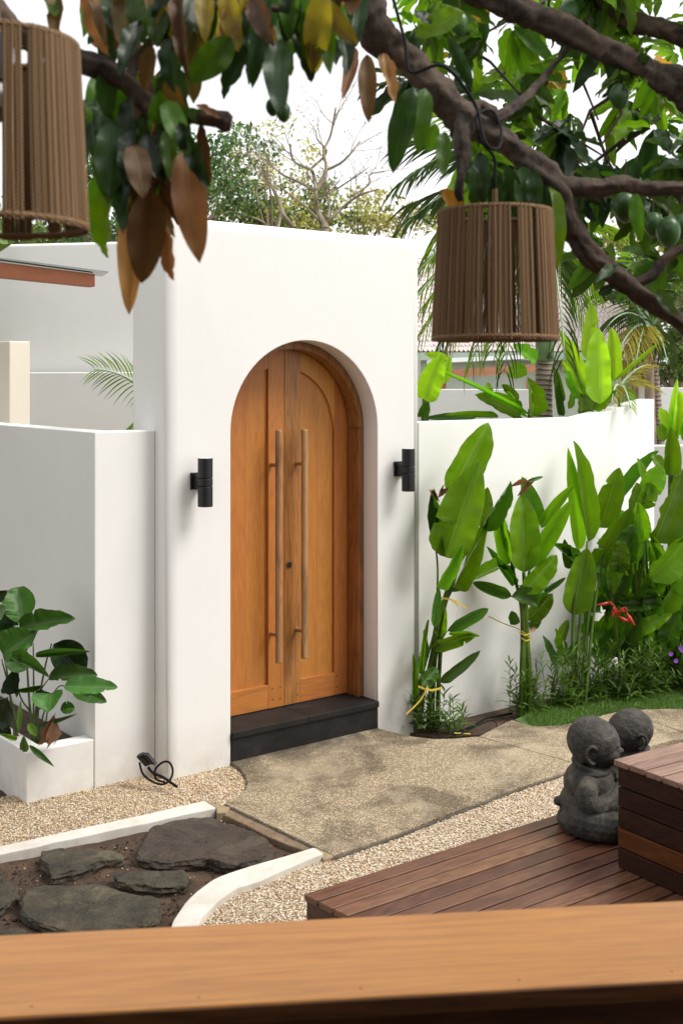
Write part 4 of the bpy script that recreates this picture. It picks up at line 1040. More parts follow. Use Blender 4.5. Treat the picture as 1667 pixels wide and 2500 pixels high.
def stems(root, lst, off, k, yfun, mat, dz=-.09):
    for st_ in lst:
        pts = []; Yb = None
        bx, by = st_[0]
        gp = G(off[0] + bx * k, off[1] + by * k, dz); 
        rs = []
        for i, (x, y) in enumerate(st_[:-1]):
            f = i / max(1, len(st_) - 2); X0 = off[0] + x * k
            Yt = yfun(X0) - .2
            Yy = gp.y * (1 - f) + Yt * f
            pts.append(P(X0, off[1] + y * k, Yy)); rs.append(st_[-1] * (1 - .55 * f))
        m = MB(); q, rr = smooth_path(pts, rs, 5); m.tube(q, rr, 7); m.build('stem', mat, root, smooth=True)
OFF2 = (960, 1000)
def ribbon(root, pts, w=.012):
    q = catmull([Vector(p) for p in pts], 6); m = MB(); vs = []
    for p in q: vs += [p + UP * w * .5 + Vector((0, -.002, 0)), p - UP * w * .5]
    fs = [(2 * i, 2 * i + 1, 2 * i + 3, 2 * i + 2) for i in range(len(q) - 1)]
    vs2 = [Vector(v) + Vector((0, .0012, 0)) for v in vs]; n = len(vs)
    m.add(vs + vs2, fs + [tuple(n + i for i in reversed(f)) for f in fs]); return m.build('ribbon', M_ribbon, root)
def R2(x, y, dy=0): X0 = 960 + x * K2; return P(X0, 1000 + y * K2, wallY(X0) - .22 + dy)
h1 = thing('heliconia_plant', 'tall leaning heliconia clump nearest the gate, tied with yellow ribbon', 'plant', W(.55, -.15, -.09), 'heliconias along the garden wall')
leafspec(h1, [
 (300, 470, 507, 62, 200, 'hel', dict(side=.25, dy=.08, fold=.3, tears=0, nx=.3)), (285, 800, 452, 285, 238, 'hel', dict(side=.12, dy=-.06, fold=.18, tears=1, nx=-.1, nz=.2)),
 (285, 800, 235, 430, 95, 'hel_tip', dict(side=-.2, dy=.0, fold=.6, nx=-.5)), (475, 640, 632, 385, 110, 'hel_dark', dict(side=.1, dy=-.02, fold=.5)),
 (430, 890, 505, 590, 110, 'hel', dict(side=.2, dy=.03, fold=.5)), (490, 640, 505, 420, 90, 'hel', dict(dy=.1)), (330, 960, 475, 670, 110, 'hel', dict(dy=-.08, fold=.5)),
 (240, 965, 376, 735, 85, 'hel_bright', dict(dy=-.1, fold=.4)), (235, 700, 215, 470, 60, 'hel_dark', dict(dy=.08)), (320, 965, 385, 965, 45, 'hel_dark'),
 (290, 1200, 512, 1075, 85, 'hel_dark', dict(side=.1, fold=.5)), (205, 1290, 450, 1215, 78, 'hel', dict(fold=.3)), (300, 1215, 470, 1225, 40, 'hel', dict(dy=.05)), (255, 1478, 476, 1312, 58, 'hel_dark', dict(side=-.2)),
 (250, 1235, 262, 1030, 75, 'hel'), (108, 1565, 105, 1320, 46, 'hel_bright', dict(fold=.5)), (150, 1495, 240, 1400, 85, 'hel_dark'), (150, 1440, 180, 1140, 34, 'hel', dict(fold=.6)), (130, 1430, 165, 1290, 55, 'hel_dark', dict(dy=.08)),
 (225, 1180, 245, 960, 50, 'hel_dark'), (190, 1330, 165, 1190, 30, 'hel_dark'),
], OFF2, K2, wallY)
leafspec(h1, [(240, 480, 272, 425, 60, 'hel_brown', dict(wave=.08, fold=.7)), (250, 500, 225, 440, 45, 'hel_brown', dict(wave=.08, fold=.7))], OFF2, K2, wallY)
stems(h1, [((70, 1740), (120, 1560), (180, 1350), (225, 1180), (240, 900), (232, 765), .012), ((100, 1745), (160, 1550), (225, 1250), (270, 1050), (310, 960), (345, 790), .016),
           ((190, 1735), (205, 1500), (250, 1200), (285, 1040), (320, 960), (370, 780), .018), ((240, 1735), (245, 1480), (262, 1200), (270, 1060), (300, 950), (420, 720), .017),
           ((150, 1720), (170, 1500), (210, 1350), (240, 1250), .012), ((215, 1735), (222, 1500), (240, 1300), (290, 1200), .010), ((230, 1700), (240, 1560), (256, 1475), .007), ((140, 1720), (150, 1500), (190, 1140), .012)], OFF2, K2, wallY, M_stem)
ribbon(h1, [R2(258, 1020, -.08), R2(330, 1035, -.09), R2(400, 1075, -.02)]); ribbon(h1, [R2(310, 1028, -.09), R2(350, 1065, -.1), R2(340, 1125, -.1)])
ribbon(h1, [R2(135, 1500, -.1), R2(200, 1520, -.12), R2(262, 1508, -.1)], .014); ribbon(h1, [R2(185, 1495, -.12), R2(150, 1570, -.13), R2(70, 1650, -.13)], .014)
h2 = thing('heliconia_plant', 'fan shaped heliconia on two thick stems with a ribbon strand', 'plant', G(1275, 1765, -.09), 'heliconias along the garden wall')
leafspec(h2, [
 (705, 880, 700, 455, 172, 'hel', dict(side=0, dy=-.1, fold=.2, nx=0, nz=.3, tears=0)), (790, 620, 700, 365, 95, 'hel_dark', dict(dy=.08)), (625, 840, 560, 525, 95, 'hel', dict(side=.15, fold=.4)), (600, 760, 560, 560, 60, 'hel_bright', dict(dy=.05)),
 (732, 845, 970, 488, 118, 'hel', dict(dy=-.04, fold=.4, side=-.1)), (800, 640, 976, 402, 80, 'hel', dict(dy=.06, fold=.5)), (790, 770, 900, 590, 60, 'hel_dark', dict(dy=.08)),
 (700, 990, 887, 790, 125, 'hel', dict(dy=-.1, fold=.3)), (690, 965, 832, 950, 90, 'hel_dark'), (638, 1015, 785, 1060, 120, 'hel_dark', dict(kind='round', nz=.8, fold=.3)), (728, 1140, 866, 1000, 105, 'hel', dict(fold=.3)),
 (655, 950, 505, 735, 75, 'hel_dark', dict(fold=.6)), (640, 1012, 430, 940, 80, 'hel_dark', dict(fold=.4)), (660, 860, 560, 845, 35, 'hel_dark', dict(dy=.03)), (565, 855, 405, 935, 90, 'hel', dict(fold=.5, dy=-.05)), (815, 985, 932, 908, 36, 'hel_tip'),
 (670, 1165, 640, 1090, 60, 'hel_dark'), (735, 1180, 800, 1150, 50, 'hel_dark'), (780, 1060, 840, 990, 60, 'hel_dark', dict(dy=.08)),
], OFF2, K2, wallY)
leafspec(h2, [(670, 470, 760, 365, 50, 'hel_brown', dict(wave=.12, fold=.8)), (630, 420, 720, 400, 40, 'hel_brown', dict(wave=.1, fold=.8)), (720, 390, 812, 360, 22, 'hel_tip'), (735, 1195, 770, 1185, 26, 'hel_brown')], OFF2, K2, wallY)
stems(h2, [((692, 1690), (695, 1450), (700, 1200), (690, 1050), (655, 900), (625, 760), .020), ((745, 1692), (735, 1450), (718, 1200), (712, 1000), (705, 880), .026), ((765, 1680), (748, 1500), (725, 1150), (730, 900), (800, 700), .014), ((715, 1690), (712, 1400), (706, 1100), (730, 950), (790, 860), .014)], OFF2, K2, wallY, M_stem)
ribbon(h2, [R2(515, 1120, .15), R2(600, 1160, .05), R2(680, 1190, -.1), R2(745, 1240, -.13)], .008); ribbon(h2, [R2(680, 1205, -.12), R2(715, 1222, -.14), R2(745, 1205, -.12)], .010); ribbon(h2, [R2(692, 1238, -.12), R2(720, 1252, -.14), R2(748, 1240, -.12)], .010)
h3 = thing('heliconia_plant', 'heliconia with two upright pointed leaves, right of the fan shaped one', 'plant', G(1410, 1745, -.09), 'heliconias along the garden wall')
leafspec(h3, [
 (1052, 715, 978, 168, 118, 'hel', dict(side=.25, fold=.35, dy=-.1, tears=0)), (1003, 760, 932, 208, 92, 'hel', dict(side=.2, fold=.4, tears=0)), (972, 1112, 1042, 748, 165, 'hel', dict(dy=-.12, fold=.2, side=.1, nx=0)),
 (985, 835, 858, 728, 85, 'hel_dark', dict(fold=.5)), (960, 860, 925, 700, 60, 'hel_dark', dict(dy=.1)), (1122, 1095, 985, 1085, 85, 'hel_dark', dict(nz=.8)), (1118, 640, 1222, 312, 155, 'hel', dict(dy=.05, fold=.3)),
 (1095, 835, 1292, 528, 190, 'hel', dict(dy=-.06, fold=.35)), (1160, 885, 1412, 718, 160, 'hel', dict(dy=-.14, fold=.25, nz=.5)), (1088, 1045, 1285, 878, 60, 'hel_bright', dict(fold=.5)), (1130, 900, 1100, 690, 110, 'hel_dark', dict(dy=.12)),
 (1200, 520, 1442, 226, 105, 'hel_dark', dict(dy=.02, fold=.6)), (1090, 1285, 1190, 1085, 95, 'hel', dict(dy=-.1)), (1060, 1330, 1190, 1180, 60, 'hel_dark'), (1250, 640, 1130, 520, 110, 'hel_dark', dict(dy=.12)),
 (1050, 1210, 1030, 1060, 60, 'hel_dark', dict(dy=.1)), (1100, 1060, 1200, 930, 90, 'hel_dark', dict(dy=.1)), (1190, 1100, 1270, 960, 80, 'hel_dark', dict(dy=.05)),
 (1100, 1400, 1300, 1180, 90, 'hel_dark', dict(dy=0)), (1240, 1100, 1190, 980, 90, 'hel', dict(dy=.1)),
], OFF2, K2, wallY)
stems(h3, [((950, 1660), (968, 1400), (975, 1110), (990, 900), (1000, 760), .017), ((975, 1665), (990, 1400), (1020, 1050), (1050, 715), .018), ((1020, 1665), (1035, 1350), (1070, 1000), (1100, 830), .017), ((1030, 1665), (1060, 1350), (1100, 1000), (1190, 560), (1240, 440), .013), ((965, 1660), (1000, 1350), (1085, 1050), .012), ((1150, 1640), (1150, 1300), (1160, 1000), (1180, 880), .015)], OFF2, K2, wallY, M_stem)
h3b = thing('heliconia_plant', 'small young dark leaved shoot left of the upright pointed leaves', 'plant', G(1345, 1755, -.09), 'heliconias along the garden wall')
leafspec(h3b, [(885, 1395, 812, 1222, 45, 'hel_dark'), (890, 1300, 948, 1138, 62, 'hel'), (895, 1372, 1035, 1232, 80, 'hel_dark'), (880, 1290, 884, 1188, 44, 'hel'), (890, 1360, 925, 1240, 60, 'hel_dark')], OFF2, K2, wallY)
stems(h3b, [((842, 1680), (862, 1500), (890, 1370), (900, 1300), .008), ((860, 1680), (868, 1500), (885, 1395), .007)], OFF2, K2, wallY, M_stem)
h4 = thing('heliconia_plant', 'dense tall heliconia clump at the bend of the garden wall', 'plant', P(1540, 1700, 8.2) * 1, 'heliconias along the garden wall')
h4.location.z = -.09; WM[h4.name] = Matrix.Translation(h4.location)
rn = random.Random(21); sp4 = [
 (1500, 350, 1500, 92, 110, 'hel', dict(fold=.4, dy=.3)), (1410, 720, 1575, 320, 210, 'hel', dict(dy=-.1, fold=.3)), (1375, 450, 1455, 302, 125, 'hel_bright', dict(dy=.2)), (1275, 550, 1320, 395, 110, 'hel', dict(dy=.2)), (1340, 715, 1320, 498, 115, 'hel', dict(dy=.1)),
 (1390, 920, 1650, 640, 170, 'hel', dict(dy=-.15)), (1500, 960, 1700, 830, 150, 'hel', dict(dy=-.1)), (1350, 540, 1395, 395, 110, 'hel', dict(dy=.15)), (1370, 420, 1325, 260, 46, 'hel_bright', dict(dy=.3)), (1460, 330, 1400, 240, 70, 'hel', dict(dy=.3)),
 (1600, 620, 1640, 430, 130, 'hel_bright', dict(dy=.1)), (1560, 760, 1680, 560, 140, 'hel', dict(dy=.0)), (1430, 1200, 1430, 1060, 45, 'hel_bright'), (1345, 1305, 1345, 1155, 45, 'hel_bright'), (1480, 1250, 1480, 1110, 50, 'hel'), (1390, 1330, 1500, 1215, 70, 'hel_dark'),
 (1300, 1000, 1380, 860, 110, 'hel', dict(dy=0)), (1430, 1080, 1560, 900, 120, 'hel', dict(dy=-.05)), (1550, 1000, 1620, 760, 130, 'hel_dark', dict(dy=.1)), (1500, 1180, 1640, 1050, 110, 'hel_dark'), (1270, 900, 1200, 720, 100, 'hel_dark', dict(dy=.15))]
for i in range(84):
    x = rn.uniform(1170, 1760); y = rn.uniform(820, 1480); a = rn.gauss(0.25, .55); L_ = rn.uniform(170, 300)
    sp4.append((x, y, x + L_ * math.sin(a), y - L_ * math.cos(a), rn.uniform(70, 130), rn.choice(('hel', 'hel', 'hel_dark', 'hel_dark', 'hel_bright')), dict(dy=rn.uniform(-.1, .35))))
Y4 = lambda px: 8.55 + max(0, px - 1437) * .0008
leafspec(h4, sp4, OFF2, K2, Y4, rnd=rn)
st4 = []
for i in range(20):
    x = 1240 + i * 26 + rn.uniform(-8, 8); y = 1600 - i * 3; a = rn.gauss(0, 40)
    st4.append(((x, y), (x + a * .3, y - 300), (x + a, y - 620), (x + a * 1.6, y - rn.uniform(700, 900)), rn.uniform(.010, .018)))
stems(h4, st4, OFF2, K2, Y4, M_stem)
# red lobster claw flower
fl = [P(960 + x * K2, 1000 + y * K2, 8.0) for x, y in ((1100, 1060), (1165, 1045), (1200, 1070), (1215, 1110), (1230, 1090), (1262, 1100), (1290, 1140), (1308, 1170))]
m = MB(); m.tube(catmull(fl, 4), .005, 6); m.build('flower_stalk', M_red, h3, smooth=True)
for (a, b, w) in (((1180, 1060), (1172, 1038), .02), ((1168, 1045), (1115, 1060), .022), ((1195, 1070), (1185, 1130), .02), ((1205, 1112), (1190, 1068), .022), ((1215, 1105), (1250, 1070), .024), ((1262, 1100), (1255, 1068), .02), ((1262, 1105), (1305, 1168), .028), ((1215, 1120), (1275, 1150), .022), ((1285, 1130), (1240, 1150), .02)):
    p0 = P(960 + a[0] * K2, 1000 + a[1] * K2, 7.99); p1 = P(960 + b[0] * K2, 1000 + b[1] * K2, 7.97); m = MB(); m.tube([p0, p0.lerp(p1, .35), p0.lerp(p1, .75), p1], [.005, w * .55, w * .36, .001], 7); m.build('flower_bract', M_red, h3, smooth=True)

# low bamboo-like ground plants
def ruellia(name, label, spots, seed, hgt=(.12, .34)):
    r_ = random.Random(seed); t = None; items = []; m = MB(); items_s = []
    mesh = [leaf_mesh('strap_leaf', 'lance', ML['strap'], seed=i, bend=.35 + .1 * i, fold=.3, nv=5, wave=0) for i in range(3)]
    for (x, y) in spots:
        for q in range(r_.randint(2, 4)):
            b = G(x, y, -.09) + Vector((r_.gauss(0, .025), r_.gauss(0, .025), 0)); h = r_.uniform(*hgt)
            top = b + Vector((r_.gauss(0, .05), r_.gauss(-.01, .05), h)); m.tube([b, b.lerp(top, .5) + Vector((0, 0, .0)), top], [.0028, .0024, .0012], 5, cap=False)
            n = int(7 + h * 30)
            for k in range(n):
                f = (k + .5) / n; p = b.lerp(top, .15 + .85 * f); a = k * 2.4 + r_.random()
                el = .25 + .75 * f + r_.gauss(0, .15)
                d = Vector((math.cos(a) * math.cos(el), math.sin(a) * math.cos(el), math.sin(el))); L_ = r_.uniform(.055, .115) * (1.1 - .3 * f)
                items.append((r_.choice(mesh), leaf_matrix(p, p + d * L_, r_.uniform(.012, .021), UP + d * .2 + Vector((r_.gauss(0, .3), r_.gauss(0, .3), 0))), 0))
    root = thing(name, label, 'plant', G(*spots[0], -.09))
    o = m.build('plant_stems', M_stem, root); o['kind'] = 'stuff'
    bake_leaves(items, 'foliage', root, [ML['strap']]); return root
ruellia('low_plant', 'spiky low plant round the foot of the ribbon-tied heliconia', [(985 + i * 13 + (i * 37 % 11), 1788 + (i * 29 % 12)) for i in range(11)], 1, (.08, .30))
ruellia('low_plant', 'spiky low plant at the foot of the two thick heliconia stems', [(1255 + i * 11, 1752 + (i * 17 % 9)) for i in range(6)], 2, (.10, .36))
hd = ruellia('low_hedge', 'low hedge of narrow leaved plants along the grass under the heliconias', [(1345 + i * 7.5 + (i * 31 % 13), 1750 - max(0, i - 6) * .9 - (i * 23 % 22)) for i in range(56)], 3, (.12, .46))
for x, y in ((1502, 1322), (1556, 1290), (1562, 1302), (1530, 1360)):
    c = P(960 + x * K2, 1000 + y * K2, 7.85); m = MB()
    for k in range(5):
        a = k * 1.257; d = Vector((math.cos(a), -.4, math.sin(a))) * .017; s = Vector((-math.sin(a), 0, math.cos(a))) * .010
        m.add([c, c + d * .7 + s, c + d, c + d * .7 - s], [(0, 1, 2, 3)])
    m.build('purple_flower', M_purple, hd)
# cables on the soil
m = MB(); m.tube(catmull([G(x, y, -.06) for x, y in ((1108, 1790), (1150, 1775), (1185, 1755), (1220, 1748), (1250, 1742))], 5), .007, 6); m.tube(catmull([G(x, y, -.04) for x, y in ((1120, 1795), (1165, 1772), (1200, 1760), (1212, 1770), (1210, 1788))], 5), .004, 6)
tag(m.build('garden_cable', M_cable, smooth=True), 'thin dark cables lying on soil between the heliconias at the garden wall', 'cable')['kind'] = 'thing'
m = MB(); m.box(G(1108, 1792, -.055), Vector((.10, -.02, 0)), Vector((.004, .016, 0)), UP * .004)
tag(m.build('ribbon_scrap', M_ribbon, bevel=.001), 'scrap of yellow ribbon on the ground by the first heliconia', 'ribbon')
# outdoor socket and cable at the left
sk = thing('outdoor_socket', 'black outdoor plug socket with a looped cable on the gravel', 'socket', G(360, 1890))
K3 = 1 / 2.613
def T3(x, y, Y): return P(x * K3, 1380 + y * K3, Y)
YY = 6.34
a = T3(885, 1212, YY); 
m = MB(); ax = (T3(935, 1205, YY) - a); ay = (T3(915, 1285, YY) - a) * 1.0
m.box(T3(866, 1225, YY), T3(905, 1208, YY) - T3(866, 1225, YY), Vector((0, .05, 0)), T3(925, 1290, YY) - T3(866, 1225, YY)); m.build('socket_box', M_tube_black, sk, bevel=.006)
m = MB(); m.box(T3(905, 1208, YY - .01), T3(940, 1210, YY) - T3(905, 1208, YY), Vector((0, .04, 0)), T3(962, 1282, YY) - T3(905, 1215, YY)); m.build('socket_cover', M_tube_black, sk, bevel=.005)
m = MB(); q = [T3(x, y, y2) for x, y, y2 in ((890, 1260, YY), (910, 1330, YY), (960, 1375, YY - .02), (1030, 1400, YY - .03), (1085, 1370, YY - .02), (1102, 1310, YY), (1080, 1260, YY), (1040, 1258, YY), (1000, 1290, YY), (985, 1330, YY), (1000, 1370, YY - .02), (1050, 1385, YY - .04))]
m.tube(catmull(q, 6), .0058, 8); m.build('cable', M_cable, sk, smooth=True)
m = MB(); q = [T3(x, y, y2) for x, y, y2 in ((945, 1290, YY), (975, 1325, YY), (1040, 1355, YY - .03), (1100, 1395, YY - .06), (1128, 1415, YY - .08))]
m.tube(catmull(q, 6), .0075, 8); m.build('cable', M_cable, sk, smooth=True)

# ================================================================== PLANTER PLANT
def yp(px): return 6.45
cal = thing('broadleaf_plant', 'broad leaved green plant with scorched leaf edges in the white planter', 'plant', W(-2.07, .6, .19))
OFF3 = (0, 1380)
leafspec(cal, [
 (150, 372, 118, 138, 195, 'cala', dict(kind='ovate', side=-.2, fold=.3, nx=.1)), (128, 398, 480, 335, 125, 'cala', dict(kind='ovate', fold=.25, side=.1, dy=-.1, nz=.6)), (20, 570, 235, 430, 185, 'cala', dict(kind='ovate', dy=-.15, nz=.3)),
 (345, 500, 530, 700, 215, 'cala_dark', dict(kind='ovate', dy=.1, nz=.2)), (230, 580, 578, 545, 78, 'cala_edge', dict(dy=-.08, fold=.8, side=.15, kind='ovate')), (308, 730, 622, 695, 105, 'cala_edge', dict(kind='ovate', dy=-.12, nz=.9)),
 (408, 775, 750, 785, 105, 'cala_edge', dict(kind='ovate', dy=-.2, nz=.9, side=-.1)), (468, 800, 680, 868, 88, 'cala', dict(kind='ovate', dy=-.1, nz=.7)), (72, 600, 322, 712, 92, 'cala_edge', dict(kind='ovate', dy=-.2, fold=.6, nz=.9, side=.2)),
 (190, 655, 40, 560, 140, 'cala_edge', dict(kind='ovate', dy=-.05)), (325, 820, 312, 940, 205, 'cala', dict(kind='ovate', dy=-.15, nz=.5)), (385, 925, 478, 915, 82, 'cala', dict(kind='ovate', nz=.6)), (50, 840, -40, 1020, 175, 'cala_dark', dict(kind='ovate', dy=-.15)),
 (-60, 330, 38, 265, 110, 'cala_pale', dict(kind='ovate', dy=-.2)), (-30, 250, 40, 170, 120, 'cala_dark', dict(kind='ovate', dy=.05)), (40, 460, 60, 250, 150, 'cala_dark', dict(kind='ovate', dy=.15)), (90, 820, 110, 650, 110, 'cala_dark', dict(kind='ovate', dy=.1)),
 (260, 770, 90, 800, 50, 'cala', dict(fold=.7)), (150, 1090, 165, 1200, 52, 'strap', dict(kind='lance', dy=-.3)), (185, 1150, 345, 1285, 34, 'cala_edge', dict(kind='lance', dy=-.4, bend=-.3)), (110, 1110, -10, 1075, 34, 'strap', dict(kind='lance', dy=-.25)), (120, 1060, 130, 860, 30, 'strap', dict(kind='lance', dy=-.1)),
 (180, 1010, 235, 1095, 44, 'strap', dict(kind='lance', dy=-.25)), (240, 1030, 498, 952, 26, 'cala', dict(kind='lance', dy=-.1)), (345, 955, 395, 1075, 85, 'hel_brown', dict(kind='ovate', wave=.1, fold=.8, dy=-.1)), (60, 1090, 20, 960, 70, 'cala_dark', dict(dy=.05)), (160, 560, 60, 470, 120, 'cala_dark', dict(kind='ovate', dy=.1)),
 (330, 820, 240, 890, 110, 'cala_dark', dict(kind='ovate', dy=0)), (200, 520, 250, 400, 90, 'cala_dark', dict(kind='ovate', dy=.15)),
], OFF3, K3, yp, kinds=('ovate',), rnd=random.Random(8), wmul=1.2)
def stems3(root, lst):
    for st_ in lst:
        pts = [T3(x, y, 6.42) for x, y in st_[:-1]]; rs = [st_[-1] * (1 - .5 * i / (len(pts) - 1)) for i in range(len(pts))]
        m = MB(); q, rr = smooth_path(pts, rs, 5); m.tube(q, rr, 6); m.build('stem', M_stem_dk, root, smooth=True)
stems3(cal, [((210, 1130), (215, 850), (212, 500), .007), ((240, 1135), (245, 900), (290, 640), (330, 500), .008), ((225, 1135), (190, 900), (170, 600), (150, 380), .008), ((260, 1130), (275, 960), (360, 790), (410, 770), .006), ((100, 1120), (80, 950), (40, 650), (20, 570), .008),
             ((200, 1130), (195, 950), (130, 840), (70, 600), .007), ((280, 1120), (300, 950), (325, 830), .006), ((215, 1135), (240, 850), (308, 730), .007), ((120, 1130), (60, 800), (10, 600), .007), ((90, 1130), (85, 950), (75, 870), .007)])

# ================================================================== MANGO TREE
tree = thing('mango_tree', 'mango tree arching overhead with hanging leaves and green fruit', 'tree', (2.75, 3.6, 0))
def branch(pts, rads, nm='branch', k=7, n=12):
    q, rr = smooth_path(pts, rads, k * 3); m = MB(); m.tube(q, rr, 20, jit=.46); return m.build(nm, M_bark, tree, smooth=True)
def br2(lst, f=None, Y=3.1, nm='branch'):
    pts = []; rs = []
    for e in lst:
        x, y, r = e[:3]; y_ = e[3] if len(e) > 3 else Y
        pts.append(T2(x, y, y_)); rs.append(r * S2 * y_ / F)
    return branch(pts, rs, nm)
br2([(100, -260, 80, 3.0), (95, -60, 80, 3.0), (150, 130, 78, 3.02), (300, 270, 64), (460, 430, 66), (590, 560, 62), (750, 650, 56), (890, 770, 56), (1000, 880, 62), (1040, 1010, 52), (1130, 1140, 46), (1250, 1260, 42), (1400, 1370, 40), (1620, 1520, 38), (1950, 1750, 40)])
br2([(980, 850, 50), (1100, 858, 44), (1200, 862, 42), (1290, 845, 36), (1400, 860, 32), (1620, 862, 30), (2000, 870, 40)])
br2([(1060, 1060, 30), (1090, 1150, 30), (1150, 1220, 24), (1260, 1265, 20), (1330, 1330, 14)])
br2([(1330, 1310, 22), (1420, 1265, 24), (1500, 1180, 22), (1640, 1100, 18), (1900, 1000, 16)])
br2([(380, -180, 60, 3.3), (560, -70, 62, 3.3), (740, 0, 60, 3.3), (860, 60, 62, 3.3), (1050, 150, 58, 3.3), (1250, 250, 52, 3.3), (1420, 330, 55, 3.3), (1540, 390, 66, 3.3), (1700, 520, 80, 3.35), (2100, 800, 100, 3.5)])
br2([(1100, -60, 34, 3.4), (1200, 10, 40, 3.4), (1320, 85, 42, 3.4), (1500, 140, 42, 3.4), (1650, 190, 44, 3.4), (2100, 330, 60, 3.5)])
br2([(700, 545, 32, 3.08), (760, 510, 26, 3.1), (850, 440, 20, 3.2), (930, 350, 15, 3.3), (1020, 240, 12, 3.4), (1090, 130, 11, 3.4), (1170, 40, 10, 3.4)])
br2([(580, 540, 52, 3.0), (555, 620, 42, 2.98), (560, 720, 34, 2.96), (548, 810, 22, 2.95), (535, 880, 24, 2.95), (550, 920, 14, 2.95)])
br2([(560, 540, 30, 3.1), (640, 480, 26, 3.15), (720, 560, 28, 3.12)])
def br1(lst, Y=2.35):
    pts = [T1_(e[0], e[1], Y) for e in lst]; rs = [e[2] * S2 * Y / F for e in lst]; return branch(pts, rs)
br1([(-300, -150, 60), (-60, 20, 62), (60, 130, 58), (180, 200, 50), (330, 262, 46), (480, 310, 50), (590, 380, 46), (690, 500, 52), (740, 560, 40), (750, 640, 22)])
br1([(700, 520, 46), (800, 530, 34), (900, 535, 32), (1000, 550, 36), (1035, 560, 44), (1062, 565, 30)])
br1([(590, 380, 30), (640, 260, 22), (760, 120, 18), (900, 40, 16), (1150, 20, 16), (1350, 60, 12)])
br1([(1350, 60, 10), (1500, 10, 14), (1700, -60, 20), (1950, -200, 30)])
# trunk outside the picture that carries the limbs
branch([Vector((2.75, 3.6, -.2)), Vector((2.7, 3.6, .9)), Vector((2.45, 3.5, 1.7)), Vector((2.3, 3.4, 2.5)), Vector((2.0, 3.35, 3.3)), Vector((.9, 3.3, 3.9)), Vector((.2, 3.1, 3.6))], [.17, .15, .14, .13, .10, .08, .05], 'trunk')
branch([Vector((.9, 3.3, 3.9)), Vector((0, 2.9, 3.9)), Vector((-.9, 2.5, 3.5)), T1_(-300, -150, 2.35)], [.08, .07, .06, .036])
LK = {}
def leafm(mat, v):
    if (mat, v) not in LK: LK[(mat, v)] = leaf_mesh('leaf_blade', 'mango', ML[mat], seed=v * 13 + 1, bend=(.05, .22, .38, -.08)[v], fold=(.25, .4, .15, .3)[v], wave=(.03, .05, .04, .06)[v], nv=14, side=(.0, .35, -.3, .15)[v])
    return LK[(mat, v)]
leaves = []        # (matname, variant, matrix, screen size)
def addleaf(b, t, w, n, mat, v):
    leaves.append((mat, v, leaf_matrix(b, t, w, n), (t - b).length / max(.5, b.y)))
r_ = random.Random(12)
def hang(lst, fn, off=(0, 0)):
    for e in lst:
        bx, by, tx, ty, w, mat, Y = e
        b = fn(bx, by, Y + r_.uniform(-.03, .03)); t = fn(tx, ty, Y + r_.uniform(-.08, .08))
        addleaf(b, t, w * S2 * Y / F * 1.08, Vector((r_.uniform(-.5, .5), -1, r_.uniform(-.1, .4))), mat, r_.randrange(4))
